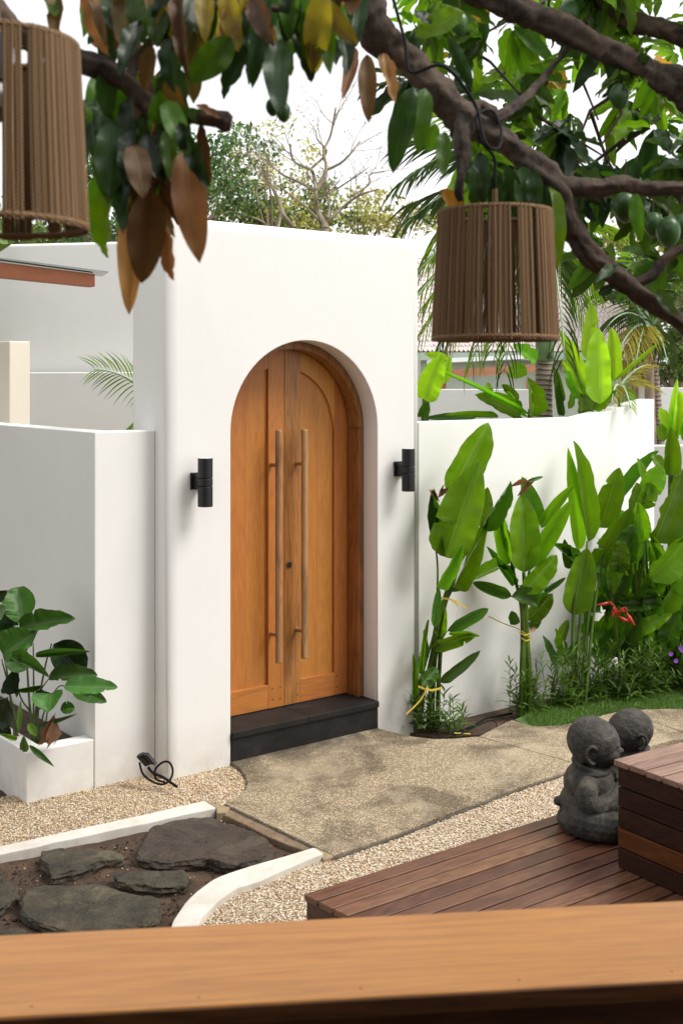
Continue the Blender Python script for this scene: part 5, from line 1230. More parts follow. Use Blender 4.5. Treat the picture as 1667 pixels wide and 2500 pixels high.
hang([(690, 860, 650, 1300, 190, 'brown', 2.3), (600, 940, 609, 1428, 140, 'copper', 2.36), (770, 1040, 790, 1290, 85, 'copper', 2.42), (850, 680, 890, 1178, 165, 'copper', 2.3), (500, 850, 476, 1188, 125, 'bright', 2.38),
 (700, 780, 740, 1120, 120, 'brown', 2.34), (520, 550, 500, 900, 175, 'dark', 2.3), (820, 555, 968, 862, 95, 'dark', 2.26), (780, 165, 795, 405, 115, 'dark', 2.3), (905, -20, 905, 482, 130, 'yellow', 2.36), (825, -70, 852, 335, 80, 'brown', 2.3),
 (560, -70, 612, 340, 140, 'brown', 2.34), (292, -90, 258, 185, 95, 'brown', 2.36), (400, -60, 455, 265, 95, 'copper', 2.4), (150, 118, 335, 245, 75, 'green', 2.3), (1062, 170, 878, 392, 165, 'green', 2.3), (1170, 190, 1018, 445, 120, 'dark', 2.34), (1290, 170, 1250, 475, 135, 'dark', 2.3),
 (1340, 240, 1245, 498, 66, 'yellow', 2.36), (1485, -60, 1420, 345, 135, 'yellow', 2.26), (1035, -60, 1105, 238, 115, 'yellow', 2.28), (1200, -50, 1180, 385, 120, 'dark', 2.32), (1400, 170, 1440, 374, 84, 'dark', 2.36), (1500, 50, 1512, 332, 90, 'green', 2.36), (1560, 140, 1610, 320, 90, 'dark', 2.4),
 (600, 440, 560, 765, 110, 'dark', 2.36), (640, 600, 640, 985, 115, 'brown', 2.4), (715, 590, 745, 905, 110, 'dark', 2.36), (455, 335, 505, 545, 105, 'dark', 2.36), (760, 590, 785, 830, 80, 'green', 2.3), (420, 550, 388, 790, 85, 'dark', 2.4), (540, 690, 575, 1085, 95, 'dark', 2.38),
 (700, 850, 765, 1060, 80, 'brown', 2.4), (430, 470, 350, 500, 70, 'dark', 2.3), (640, 100, 560, 330, 100, 'dark', 2.3), (700, 200, 660, 420, 90, 'brown', 2.3), (470, -40, 480, 170, 90, 'brown', 2.4), (1100, -40, 1130, 200, 110, 'dark', 2.34), (1330, -50, 1330, 190, 120, 'dark', 2.32), (1250, -40, 1240, 200, 100, 'dark', 2.38),
 (960, -40, 960, 190, 100, 'dark', 2.4), (650, -60, 700, 150, 100, 'brown', 2.38), (740, -40, 760, 200, 100, 'dark', 2.36), (380, 500, 380, 700, 70, 'brown', 2.42), (470, 420, 450, 640, 90, 'dark', 2.42), (850, 500, 950, 560, 60, 'green', 2.3), (900, 480, 1010, 540, 45, 'copper', 2.28), (920, 560, 970, 850, 60, 'brown', 2.36),
 (560, 560, 590, 860, 110, 'dark', 2.44), (660, 480, 640, 760, 110, 'dark', 2.44), (700, 900, 700, 1180, 120, 'brown', 2.42), (620, 760, 640, 1040, 110, 'brown', 2.44), (840, 480, 860, 700, 70, 'green', 2.34), (800, 300, 850, 470, 80, 'dark', 2.4), (230, -50, 260, 90, 80, 'green', 2.36), (850, 640, 910, 860, 70, 'orange', 2.42),
 (1380, 20, 1390, 300, 100, 'dark', 2.4), (1150, 100, 1170, 350, 110, 'dark', 2.42), (780, -60, 800, 170, 110, 'brown', 2.42), (540, -60, 500, 80, 90, 'dark', 2.44)], T1_)
hang([(118, 250, 125, 556, 92, 'brown', 2.7), (60, 220, 8, 445, 68, 'copper', 2.72), (195, 240, 245, 475, 72, 'copper', 2.74), (180, 250, 230, 360, 66, 'brown', 2.76), (330, 395, 212, 785, 120, 'dark', 2.75), (385, 400, 345, 675, 100, 'green', 2.8), (350, 400, 290, 620, 90, 'dark', 2.85), (470, 600, 472, 815, 80, 'green', 2.8), (430, 560, 400, 700, 70, 'green', 2.85),
 (20, -60, -20, 250, 110, 'dark', 2.6), (90, -80, 60, 240, 110, 'dark', 2.66), (560, 50, 345, 175, 120, 'bright', 2.8), (420, 100, 330, 60, 70, 'dark', 2.8), (600, 760, 620, 960, 90, 'dark', 2.9), (700, 800, 740, 1010, 100, 'dark', 3.0), (830, 760, 850, 1000, 110, 'dark', 3.0), (960, 850, 990, 1200, 110, 'bright', 3.05), (930, 840, 935, 1180, 90, 'dark', 3.05),
 (640, 700, 660, 930, 100, 'dark', 2.95), (760, 760, 790, 980, 100, 'dark', 2.95), (880, 780, 900, 980, 90, 'dark', 2.98), (560, 720, 600, 860, 80, 'dark', 3.02), (1350, 880, 1360, 1100, 70, 'green', 3.1), (460, 870, 560, 1000, 90, 'orange', 3.05), (1250, 1220, 1180, 1290, 60, 'dark', 3.0), (1450, 1330, 1540, 1450, 60, 'green', 3.1), (1180, 1350, 1250, 1310, 50, 'dark', 3.1)], T2)
for i in range(125):
    if i < 58: bx, by, L0 = r_.uniform(430, 800), r_.uniform(280, 760), r_.uniform(210, 330)
    else: bx, by, L0 = r_.uniform(430, 1640), r_.uniform(-160, 60), r_.uniform(190, 300)
    if 1000 < bx < 1180 and by > 0: continue
    a_ = r_.gauss(0, .22); mt_ = r_.choice(('dark', 'dark', 'green', 'green', 'copper', 'brown', 'yellow' if i > 40 else 'green', 'yellow' if i > 58 else 'dark'))
    hang([(bx, by, bx + L0 * math.sin(a_), by + L0 * math.cos(a_), r_.uniform(85, 125), mt_, r_.uniform(2.3, 2.6))], T1_)
def whorl(c, n, L_, mats, droop, spread=1.0):
    ax = Vector((r_.gauss(0, .4), r_.gauss(0, .4), .3 - droop)).normalized(); o1 = ax.orthogonal().normalized(); o2 = ax.cross(o1)
    mat0 = r_.choice(mats)
    for k in range(n):
        a = k * 2.4 + r_.random() * .6; el = r_.uniform(.25, 1.0) * spread
        d = (o1 * math.cos(a) + o2 * math.sin(a)) * math.sin(el + .3) + ax * math.cos(el + .3) + Vector((0, 0, -droop * .5)); d.normalize()
        l = L_ * r_.uniform(.7, 1.15); b = c + d * .015
        nn = UP * .7 + Vector((r_.gauss(0, .35), -.35 + r_.gauss(0, .35), 0))
        if d.z < -.6: nn = Vector((r_.gauss(0, .6), -1, .3))
        addleaf(b, b + d * l, l * r_.uniform(.27, .36), nn, mat0 if r_.random() < .75 else r_.choice(mats), r_.randrange(4))
def incanopy(x, y):
    if x < 1000: return False
    lim = 215 + (x - 1000) * 1.0 if x < 1100 else (315 + (x - 1100) * 1.9 if x < 1180 else 465 + (x - 1180) * .18)
    return y < lim
cnt = 0
while cnt < 104:
    x = r_.uniform(1000, 1760); y = r_.uniform(-140, 600)
    if not incanopy(x, y): continue
    # let the sky through in a few places, as in the photograph
    if any((x - a) ** 2 + (y - b) ** 2 < c * c for a, b, c in ((1125, 110, 48), (1335, 250, 40), (1600, 40, 60), (1595, 110, 46), (1030, 30, 40), (1560, 245, 30), (1430, 130, 30), (1090, 150, 40), (1300, 130, 30), (1480, 260, 34), (1200, 200, 26), (1380, 340, 26), (1640, 260, 34))): continue
    Y = r_.uniform(3.3, 5.2); yb = r_.random()
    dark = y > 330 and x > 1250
    mats = ['dark', 'dark', 'green'] if dark else (['green', 'bright', 'bright', 'dark'] if r_.random() < .86 else ['orange', 'bright', 'yellow'])  # upper whorls get more bright leaves to stand for yellow backlight
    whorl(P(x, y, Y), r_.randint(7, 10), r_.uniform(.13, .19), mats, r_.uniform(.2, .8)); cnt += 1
for x, y, Y in ((1040, 60, 3.6), (1180, 90, 3.6), (1250, 60, 3.8), (1420, 60, 3.9), (1270, 180, 3.6), (1220, 300, 3.6), (1480, 420, 3.6), (1580, 470, 3.6), (1640, 380, 3.7), (1400, 420, 3.5), (1150, 300, 3.8), (1620, 640, 4.0), (1480, 600, 4.0), (1640, 540, 3.9), (1200, 470, 3.5), (1280, 470, 3.5), (1250, 420, 3.6), (1330, 360, 3.6)):
    whorl(P(x, y, Y), 10, .18, ['green', 'dark', 'green'] if y > 200 else ['green', 'bright'], .5)
for i in range(12):   # crown above and beside the picture
    whorl(Vector((r_.uniform(-1.6, 2.6), r_.uniform(2.3, 4.6), r_.uniform(3.55, 4.5))), 9, .18, ['green', 'dark'], .4)
# twigs
m = MB()
for i in range(26):
    x = r_.uniform(1020, 1680); y = r_.uniform(-40, 540)
    if incanopy(x, y):
        p = P(x, y, r_.uniform(3.3, 4.4)); q = p + Vector((r_.uniform(-.25, .25), r_.uniform(-.2, .2), r_.uniform(.05, .3)))
        m.tube([p, p.lerp(q, .5) + Vector((r_.gauss(0, .02), 0, r_.gauss(0, .02))), q], [.003, .005, .007], 5)
tw = m.build('twigs', M_bark, tree); tw['kind'] = 'stuff'
leaves.sort(key=lambda e: -e[3])
inpic = lambda M: (lambda p: p.y > .5 and -80 < CX + p.x * F / p.y < 1750 and -120 < HY - (p.z - H) * F / p.y < 1500)(M.translation)
vis = [e for e in leaves if inpic(e[2])]; rest = [e for e in leaves if not inpic(e[2])]
for e in vis[:290]: put_leaf('leaf', leafm(e[0], e[1]), e[2], tree)
mn = sorted(ML); mx = [ML[k] for k in mn]
bake_leaves([(leafm(e[0], e[1]), e[2], mn.index(e[0])) for e in vis[290:] + rest], 'foliage', tree, mx)
def mango(c, s=.042):
    s *= .86
    bm = bmesh.new(); bmesh.ops.create_uvsphere(bm, u_segments=14, v_segments=10, radius=1)
    for v in bm.verts:
        x, y, z = v.co; v.co = Vector((x * s * .82 * (1 + .12 * z) + .08 * s * z * z, y * s * .75 * (1 + .1 * z), z * s * 1.12))
        v.co += c
    for f in bm.faces: f.smooth = True
    me = bpy.data.meshes.new('mango'); bm.to_mesh(me); bm.free(); me.materials.append(M_mango)
    o = bpy.data.objects.new('mango', me); link(o, tree)
    m = MB(); m.tube([c + UP * s * 1.08, c + Vector((.004, 0, s * 1.08 + .09))], .0022, 5); m.build('fruit_stalk', M_bark, o)
for x, y, Y, s in ((1300, 515, 2.35, .021), (1250, 490, 2.38, .020)): mango(T1_(x, y, Y), s)
for x, y, Y, s in ((1500, 1065, 3.2, .046), (1430, 1030, 3.3, .038), (1275, 440, 3.3, .040), (540, 110, 3.1, .034), (1050, 60, 3.4, .045), (1300, 950, 3.2, .046), (1190, 85, 3.5, .036), (1560, 1040, 3.3, .040)): mango(T2(x, y, Y), s)

# ================================================================== PALMS
def frond(root, base, tip, droop, ll, n=34, mat='palm', nm='frond', w=.03, side=None, dropl=.5, seed=0):
    rr = random.Random(seed); base = Vector(base); tip = Vector(tip); L_ = (tip - base).length
    side = side or (tip - base).cross(UP).normalized()
    items = []; m = MB(); cv = []
    for i in range(11):
        f = i / 10; cv.append(base.lerp(tip, f) + UP * droop * L_ * (4 * f * (1 - f)) * .5)
    m.tube(cv, [.016 * (1 - .85 * i / 10) + .002 for i in range(11)], 5)
    mesh = [leaf_mesh('leaflet', 'lance', ML[mat], seed=i, bend=.25 + .2 * i, fold=.5, nv=5, wave=0) for i in range(2)]
    for k in range(n):
        f = .12 + .88 * (k + .5) / n; i = min(9, int(f * 10)); p = cv[i].lerp(cv[i + 1], f * 10 - i); t = (cv[i + 1] - cv[i]).normalized()
        for s in (-1, 1):
            d = t * (.55 + .6 * f) + side * s * .85 - UP * (dropl * rr.uniform(.5, 1.3)); d.normalize()
            l = ll * (1 - .55 * abs(f - .4)) * rr.uniform(.8, 1.1)
            items.append((mesh[rr.randrange(2)], leaf_matrix(p, p + d * l, w * rr.uniform(.7, 1.1), UP + side * s * .3 + Vector((0, -.4, 0))), 0))
    V = bake_leaves(items, nm, root, [ML[mat]])
    if 'kind' in V: del V['kind']
    s_ = m.build('frond_stalk', M_sheath, V, smooth=True); return V
K1b = 1 / 2.282
def B(x, y, Y): return P(980 + x * K1b, 560 + y * K1b, Y)
pm = thing('palm_tree', 'palm with a ringed pale trunk rising behind the garden wall under the rope lamp', 'palm tree', (B(800, 1040, 9.6).x, 9.6, 0))
c = B(800, 1040, 9.6); q = []; rr_ = []
for i in range(14):
    z = -.1 + i * .19; q.append(Vector((c.x + .01 * math.sin(i), 9.6, z))); rr_.append(.082 - .0012 * i)
zt_ = q[-1].z
m = MB(); m.tube(q, rr_, 20, jit=.08); m.build('trunk', M_palmtrunk, pm, smooth=True)
m = MB(); m.tube([Vector((c.x, 9.6, zt_ - .01)), Vector((c.x, 9.6, zt_ + .35)), Vector((c.x, 9.6, zt_ + .75)), Vector((c.x, 9.6, zt_ + 1.0))], [.073, .068, .05, .03], 18); m.build('crownshaft', M_sheath, pm, smooth=True)
m = MB(); m.tube([B(825, 720, 9.5), B(827, 700, 9.5), B(824, 682, 9.5)], [.025, .015, .002], 6); m.build('bract_scar', M_dark, pm)
top = Vector((c.x, 9.6, zt_ + .9)); fi = 0
for tx, ty, tY, dr_, mt in ((1000, 690, 9.2, .5, 'palm'), (960, 800, 9.0, .4, 'palm'), (1050, 900, 9.3, .45, 'palm_dk'), (1100, 560, 9.8, .4, 'palm'), (1450, 700, 9.6, .4, 'palm'), (1500, 560, 9.7, .4, 'palm'), (1380, 880, 9.0, .5, 'palm_dk'), (1300, 420, 9.9, .2, 'palm'), (1180, 430, 9.6, .2, 'palm'), (1200, 860, 9.1, .5, 'palm'), (1020, 830, 10.2, .4, 'palm'), (1080, 880, 9.4, .5, 'palm_dry'), (1150, 890, 9.3, .5, 'palm'), (1040, 740, 9.8, .45, 'palm'), (1110, 800, 9.9, .5, 'palm'), (1230, 910, 9.2, .5, 'palm_dk'), (1440, 800, 9.8, .4, 'palm')):
    frond(pm, top, P(tx, ty, tY), dr_, .42, 26, mt, seed=fi, w=.014); fi += 1
pf = thing('fan_palm', 'palm with long drooping fronds against the sky right of the gate wall', 'palm tree', (P(1130, 0, 11).x, 11, 0))
c = P(1326, 928, 11.2); m = MB(); m.tube([Vector((c.x, 11.2, -.1)), Vector((c.x, 11.2, 1.5)), Vector((c.x, 11.2, H + (928 - 470) * 11.2 / F))], [.10, .08, .07], 12); m.build('trunk', M_palmtrunk, pf, smooth=True)
top = P(1326, 470, 11.2)
for tx, ty, tY, dr_, mt in ((985, 440, 10.8, .45, 'palm_dk'), (975, 560, 10.8, .35, 'palm_dk'), (1000, 350, 11, .25, 'palm_dk'), (1060, 270, 11.4, .2, 'palm'), (1040, 640, 10.6, .5, 'palm'), (1000, 500, 11.4, .2, 'palm_dk'), (1240, 300, 11, .3, 'palm_dk'), (1330, 420, 11, .4, 'palm'), (1300, 560, 10.9, .5, 'palm'), (1100, 700, 10.5, .5, 'palm_dry')):
    frond(pf, top, P(tx, ty, tY), dr_, .62, 20, mt, seed=fi, w=.024, dropl=.35); fi += 1
p2 = thing('young_palm', 'thin trunked palm with dark drooping fronds in front of the tiled roof', 'palm tree', (P(1590, 0, 12).x, 12, 0))
c = P(1590, 928, 12); m = MB(); m.tube([Vector((c.x, 12, -.1)), Vector((c.x, 12, 1.5)), Vector((c.x - .03, 12, H + .5))], [.07, .06, .05], 10); m.build('trunk', simple('thin_trunk', (.25, .17, .13), .8, 8, .3), p2, smooth=True)
m = MB(); m.tube([Vector((c.x + .12, 12, -.1)), Vector((c.x + .10, 12, 1.5)), Vector((c.x + .02, 12, H + .3))], [.05, .04, .04], 10); m.build('trunk', M_palmtrunk, p2, smooth=True)
top = P(1585, 800, 12)
for tx, ty, tY, dr_, mt in ((1450, 720, 11.6, .45, 'palm_dk'), (1480, 800, 11.5, .4, 'palm_dk'), (1500, 640, 12, .4, 'palm_dk'), (1640, 660, 12, .4, 'palm_dk'), (1720, 760, 11.8, .4, 'palm_dk'), (1550, 900, 11.4, .4, 'palm_dry'), (1630, 890, 11.5, .4, 'palm_dk'), (1480, 940, 11.3, .4, 'palm_dry'), (1540, 620, 12.4, .3, 'palm')):
    frond(p2, top, P(tx, ty, tY), dr_, .40, 20, mt, seed=fi, w=.014, dropl=.6); fi += 1
sf = thing('small_palm', 'palm frond peeking from behind the left side of the gate wall', 'palm tree', (P(345, 0, 8.3).x, 8.4, 0))
KA = 1 / 2.613
def TA(x, y, Y): return P(x * KA, 500 + y * KA, Y)
frond(sf, TA(1000, 1260, 8.3), TA(600, 1050, 8.1), .25, .24, 15, 'palm', seed=91, w=.0075, dropl=.1, side=Vector((.25, .2, 1)).normalized())
frond(sf, TA(1020, 1300, 8.4), TA(800, 1440, 8.3), .2, .2, 16, 'palm', seed=92, w=.007)
m = MB(); m.tube([TA(1010, 1700, 8.4), TA(1010, 1280, 8.4)], [.05, .03], 10); m.build('trunk', M_palmtrunk, sf, smooth=True)
# dry pale frond by the garden wall end
K13 = 1 / 4.272
def E(x, y, Y): return P(1300 + x * K13, 600 + y * K13, Y)
yp_ = thing('dry_palm_shoot', 'small yellowing palm shoot hanging over the end of the garden wall', 'plant', (E(1000, 1600, 9.8).x, 9.8, 0))
for k, (x, y, w) in enumerate(((1230, 1240, .02), (1020, 1690, .016), (1150, 1400, .02), (820, 1640, .016), (1280, 1480, .016))):
    frond(yp_, E(900, 1480, 9.7), E(x, y, 9.2 if y > 1600 else 9.8), .25, .17, 22, 'palm_dry' if k != 1 else 'palm', seed=70 + k, w=.006, dropl=.3)
m = MB(); m.tube([E(900, 1480, 9.7), Vector((E(900, 0, 9.7).x, 9.7, 0))], [.012, .02], 8); m.build('stem', M_stem, yp_)

# sunlit bananas behind the wall
bp = thing('banana_plant', 'bright yellow green paddle leaves of a banana plant in front of the tiled roof', 'plant', (E(690, 1700, 9.5).x, 9.5, 0))
def ysun(px): return 9.5
leafspec(bp, [
 (590, 1590, 262, 885, 195, 'sun', dict(side=.2, dy=.1, fold=.3, tears=2)), (560, 1180, 615, 588, 175, 'sun', dict(dy=.15, fold=.2)), (705, 1650, 682, 855, 262, 'sun', dict(dy=-.15, side=0, fold=.15, tears=0)), (845, 1420, 832, 842, 175, 'sun', dict(dy=.1)),
 (835, 1420, 1312, 1012, 75, 'sun', dict(dy=0, fold=.8)), (500, 1790, 515, 1538, 215, 'hel', dict(kind='round', off=.3)), (520, 1600, 340, 1300, 150, 'hel_bright', dict(dy=.1)), (630, 1700, 830, 1470, 75, 'hel', dict(fold=.7)), (700, 1690, 870, 1500, 80, 'hel_dark', dict()), (560, 1700, 620, 1560, 80, 'hel_bright', dict()), (640, 1560, 560, 1300, 110, 'hel_bright', dict(dy=.2)),
 (330, 1620, 250, 1280, 60, 'hel', dict(dy=.2)), (420, 1500, 300, 1180, 90, 'sun', dict(dy=.3)), (370, 1700, 420, 1500, 80, 'hel_bright', dict(dy=.2)),
], (1300, 600), K13, ysun, rnd=random.Random(3))
m = MB(); 
for x in (560, 640, 720): m.tube([Vector((E(x, 0, 9.5).x, 9.5, 0)), E(x, 1500, 9.5)], [.05, .03], 10)
m.build('stem', M_stem, bp, smooth=True)
bq = thing('banana_plant', 'low banana leaves behind the garden wall between gate and palm trunk', 'plant', (B(500, 1000, 9.3).x, 9.3, 0))
leafspec(bq, [
 (130, 950, 225, 690, 150, 'sun', dict(dy=-.1, fold=.3)), (720, 1040, 130, 735, 24, 'hel_bright', dict(dy=-.1, fold=.8, side=.1)), (660, 1045, 415, 915, 120, 'hel_bright', dict(dy=0, fold=.3)), (715, 1040, 700, 825, 120, 'hel', dict(fold=.4)), (540, 1045, 240, 1035, 55, 'hel', dict(fold=.6)), (420, 1045, 130, 1055, 50, 'hel_tip', dict()),
 (640, 830, 640, 735, 110, 'hel', dict(kind='round', dy=.4)), (120, 1050, 150, 950, 70, 'hel_dark', dict()), (700, 1045, 590, 900, 60, 'hel_bright', dict(fold=.6)), (480, 940, 480, 850, 50, 'hel', dict()), (750, 740, 620, 640, 90, 'hel_bright', dict(dy=.3)), (250, 730, 130, 690, 60, 'sun', dict()), (240, 860, 265, 700, 60, 'sun', dict()),
 (880, 1040, 850, 760, 50, 'hel', dict(dy=.3)), (900, 1040, 870, 860, 40, 'hel_dark', dict(dy=.3)), (650, 960, 560, 860, 60, 'hel', dict(dy=.2)),
], (980, 560), K1b, lambda p: 9.4, rnd=random.Random(4))
m = MB()
for x, y, x2, y2 in ((130, 1060, 130, 900), (720, 1060, 715, 1000), (660, 1060, 640, 1020)):
    a_ = B(x, y, 9.3); m.tube([Vector((a_.x, 9.3, 0)), a_, B(x2, y2, 9.3)], [.04, .03, .015], 8)
m.build('stem', M_stem, bq, smooth=True)
bz = thing('banana_plant', 'bright banana leaves at the right edge beyond the end of the garden wall', 'plant', (P(1650, 0, 11).x, 11, 0))
leafspec(bz, [(1480, 1130, 1440, 990, 70, 'sun'), (1530, 1150, 1545, 900, 120, 'sun'), (1600, 1180, 1640, 960, 120, 'sun'), (1500, 1180, 1530, 830, 50, 'sun'), (1570, 1180, 1600, 1060, 90, 'hel_bright'), (1460, 1180, 1440, 1080, 60, 'hel'), (1500, 1190, 1500, 1100, 70, 'hel_bright')], (980, 560), K1b, lambda p: 11.2, rnd=random.Random(6))
m = MB(); m.tube([Vector((P(1640, 0, 11.1).x, 11.1, 0)), P(1640, 1000, 11.1)], [.05, .03], 8); m.build('stem', M_stem, bz)

# ================================================================== BACKGROUND BUILDINGS
lw = P(1590, 0, 14)
wallpoly('boundary_wall', [P(1050, 0, 12.2), P(1290, 0, 12.2), P(1290, 0, 12.4), P(1050, 0, 12.4)], 0, H - 22 * 12.2 / F, 'white inner wall seen between the gate and the ringed palm trunk', M_farwall)
wallpoly('boundary_wall', [P(1596, 0, 16), P(1900, 0, 16), P(1900, 0, 16.2), P(1596, 0, 16.2)], 0, H - 18 * 16 / F, 'distant white wall at the right edge behind the banana leaves', M_farwall)
wallpoly('boundary_wall', [P(1560, 0, 11.6), P(1900, 0, 11.6), P(1900, 0, 11.8), P(1560, 0, 11.8)], 0, H - 160 * 11.6 / F, 'low grey capped wall beyond the right end of the garden wall', M_farwall)
cp = thing('canopy', 'flat canopy with a white roof sheet and orange wooden fascia behind the palms', 'canopy', (P(1190, 0, 14).x, 14, 0))
a = P(1070, 900, 13.6); b = P(1300, 900, 14.6)
m = MB(); m.box(P(1060, 886, 13.6), P(1310, 874, 14.6) - P(1060, 886, 13.6), Vector((.0, 1.2, 0)), UP * .05); m.build('roof_sheet', simple('translucent_roof', (.7, .74, .74), .3), cp)
m = MB(); m.box(P(1060, 925, 13.62), P(1310, 908, 14.62) - P(1060, 925, 13.62), Vector((0, .05, 0)), UP * .10); m.build('fascia', M_fascia, cp)
m = MB()
for x in (1070, 1290): m.box(Vector((P(x, 0, 13.9).x, 14.0, 0)), Vector((.1, 0, 0)), Vector((0, .1, 0)), UP * 2.2)
m.build('post', M_pergola, cp)
hs_ = thing('tiled_house', 'house with a pale scalloped tile roof behind the palms', 'house', (P(1450, 0, 31).x, 31, 0))
Yh = 30.0; x0 = P(1000, 0, Yh).x; x1 = P(1625, 0, Yh).x; ze = H + (928 - 858) * Yh / F; run = 3.2; rise = 2.75
m = MB(); m.box(Vector((x0 + .3, Yh + .4, 0)), Vector((x1 - x0 - .6, 0, 0)), Vector((0, 6, 0)), UP * ze); m.build('wall', M_house, hs_)
sd_ = Vector((0, run, rise)); sl = sd_.normalized(); nr = Vector((0, -rise, run)).normalized(); SL = sd_.length
m = MB(); m.box(Vector((x0, Yh, ze)) - nr * .06, Vector((x1 - x0, 0, 0)), sd_, nr * .05); m.box(Vector((x0, Yh + 2 * run, ze)) - nr * .06, Vector((x1 - x0, 0, 0)), Vector((0, -run, rise)) * .999, Vector((0, rise, run)).normalized() * .05); m.build('roof', M_tile2, hs_)
m = MB(); m.box(Vector((x0, Yh - .06, ze - .22)), Vector((x1 - x0, 0, 0)), Vector((0, .05, 0)), UP * .2); m.build('gutter_board', simple('gutter', (.5, .6, .52), .6), hs_)
tw_ = .115; rowp = .205
tm = MB(); tw2 = tw_ * .48
pts_ = [(-tw2, 0), (-tw2 * .75, -.05), (-tw2 * .3, -.085), (tw2 * .3, -.085), (tw2 * .75, -.05), (tw2, 0), (tw2, .2), (-tw2, .2)]
tm.add([(x, y, .028 if y < 0 else (.03 if y == 0 else 0)) for x, y in pts_] + [(x, y, .0 if y <= 0 else -.02) for x, y in pts_], [tuple(range(8))] + [(i, 8 + i, 8 + (i + 1) % 8, (i + 1) % 8)[::-1] for i in range(8)])
tme = bpy.data.meshes.new('roof_tile'); tme.from_pydata(tm.v, [], tm.f); tme.materials.append(M_tile)
tl = []
for r__ in range(int(SL / rowp)):
    for k in range(int((x1 - x0) / tw_)):
        x = x0 + (k + .5 + (r__ % 2) * .5) * tw_; p = Vector((x, Yh, ze)) + sl * (r__ * rowp + .06) + nr * .012
        px = CX + p.x * F / p.y; py = HY - (p.z - H) * F / p.y
        M_ = Matrix.Identity(4)
        for i in range(3): M_[i][0] = (1, 0, 0)[i]; M_[i][1] = sl[i]; M_[i][2] = nr[i]; M_[i][3] = p[i]
        M_ = M_ @ Matrix.Rotation(random.gauss(0, .03), 4, 'Z')
        score = 0 if (1350 < px < 1620 and 660 < py < 880) else 1
        tl.append((score, -py, M_))
tl.sort(key=lambda e: e[:2])
for s_, _, M_ in tl[:295]: put_leaf('roof_tile', tme, M_, hs_)
V_ = np.array([v[:] for v in tm.v]); m = MB()
for s_, _, M_ in tl[295:]: m.add([M_ @ Vector(v) for v in tm.v], tm.f)
o = m.build('roof_tiles', M_tile, hs_); o['kind'] = 'stuff'
for px, w in ((1520, 5), (1530, 5), (1545, 4), (1555, 4)):
    m = MB(); m.box(P(px, 928, Yh + .3) + UP * -.6, Vector((w * Yh / F, 0, 0)), Vector((0, .08, 0)), UP * (ze - H + .5)); m.build('shutter_slat', simple('shutter', (.28, .14, .08), .6), hs_)
m = MB(); m.box(P(1372, 905, Yh + .3), Vector((.75, 0, 0)), Vector((0, .05, 0)), UP * .42); m.build('window', M_glassy, hs_)

# ================================================================== BACKGROUND TREES
def far_tree(name, label, x, y0, Y, rad, hgt, mat, n=5000, ls=.16, clumps=26, seed=0, thr=1.0, trunk=.12, group=None, squash=.8):
    """crown of leaf clumps round a point in the picture; x,y0 = crown centre pixel"""
    rr = random.Random(seed); c = P(x, y0, Y); root = thing(name, label, 'tree', (c.x, Y, 0), group)
    cl = []
    for i in range(clumps):
        v = Vector((rr.gauss(0, .5), rr.gauss(0, .5), rr.gauss(0, .5))); v = v.normalized() * min(1, v.length)
        cl.append((Vector((c.x + v.x * rad, c.y + v.y * rad, c.z + v.z * rad * squash)), rad * rr.uniform(.16, .34)))
    idx = rng.integers(0, clumps, n); d = rng.normal(size=(n, 3)); d /= np.linalg.norm(d, axis=1)[:, None]; rr2 = rng.uniform(.45, 1.05, n)[:, None]
    cen = np.array([cl[i][0] for i in idx]) + d * rr2 * np.array([cl[i][1] for i in idx])[:, None] * np.array([1, 1, .7])
    o = quads_cloud('crown', cen, rng.uniform(ls * .5, ls, n), [ML[mat]], root, asp=2.0, droop=.4)
    b = Vector((c.x, Y, -.1)); fork = Vector((c.x, Y, max(1.2, c.z - rad * .9)))
    m = MB(); m.tube([b, b.lerp(fork, .5) + Vector((.08, 0, 0)), fork], [trunk, trunk * .8, trunk * .6], 8); m.build('trunk', M_bark_far, root, smooth=True)
    for i in range(min(9, clumps)):
        p = cl[i][0]; m = MB(); mid_ = fork.lerp(p, .5) + Vector((rr.gauss(0, .1), 0, rr.gauss(0, .1) + .1)); q, r3 = smooth_path([fork, mid_, p], [trunk * .5, trunk * .3, trunk * .08], 4); m.tube(q, r3, 6); m.build('branch', M_bark_far, root, smooth=True)
    return root
GR = 'trees beyond the gate wall'
far_tree('leafy_tree', 'dense cool green tree rising behind the left part of the gate wall', 445, 420, 19, 1.35, 0, 'far_blue', 5500, .13, 40, 1, group=GR)
far_tree('leafy_tree', 'dark green tree hidden behind the hanging leaves left of the gate', 290, 470, 20, 1.5, 0, 'far_blue', 6500, .14, 34, 2, group=GR)
far_tree('leafy_tree', 'airy light tree between the cool green tree and the bare tree', 660, 440, 20, 1.25, 0, 'far_yel', 1500, .11, 44, 3, trunk=.07, group=GR)
far_tree('leafy_tree', 'sparse olive tree low behind the top of the gate wall', 740, 520, 22, 1.2, 0, 'far', 2000, .14, 34, 4, trunk=.07, group=GR, squash=.45)
far_tree('leafy_tree', 'sparse yellowish tree low behind the right end of the gate wall top', 900, 535, 22, 1.15, 0, 'far_yel', 1800, .13, 34, 5, trunk=.07, group=GR, squash=.42)
far_tree('leafy_tree', 'low greenery above the left back wall under the big lampshade', 90, 575, 24, 1.6, 0, 'far', 4200, .16, 30, 6, group=GR, squash=.22)
far_tree('leafy_tree', 'green tree low behind the gate wall under the airy light tree', 590, 520, 21, .95, 0, 'far', 2800, .13, 26, 8, group=GR, squash=.5)
far_tree('leafy_tree', 'rounded bluish tree far off at the right edge', 1590, 690, 26, 1.1, 0, 'far_blue', 6000, .16, 30, 10, group=GR)
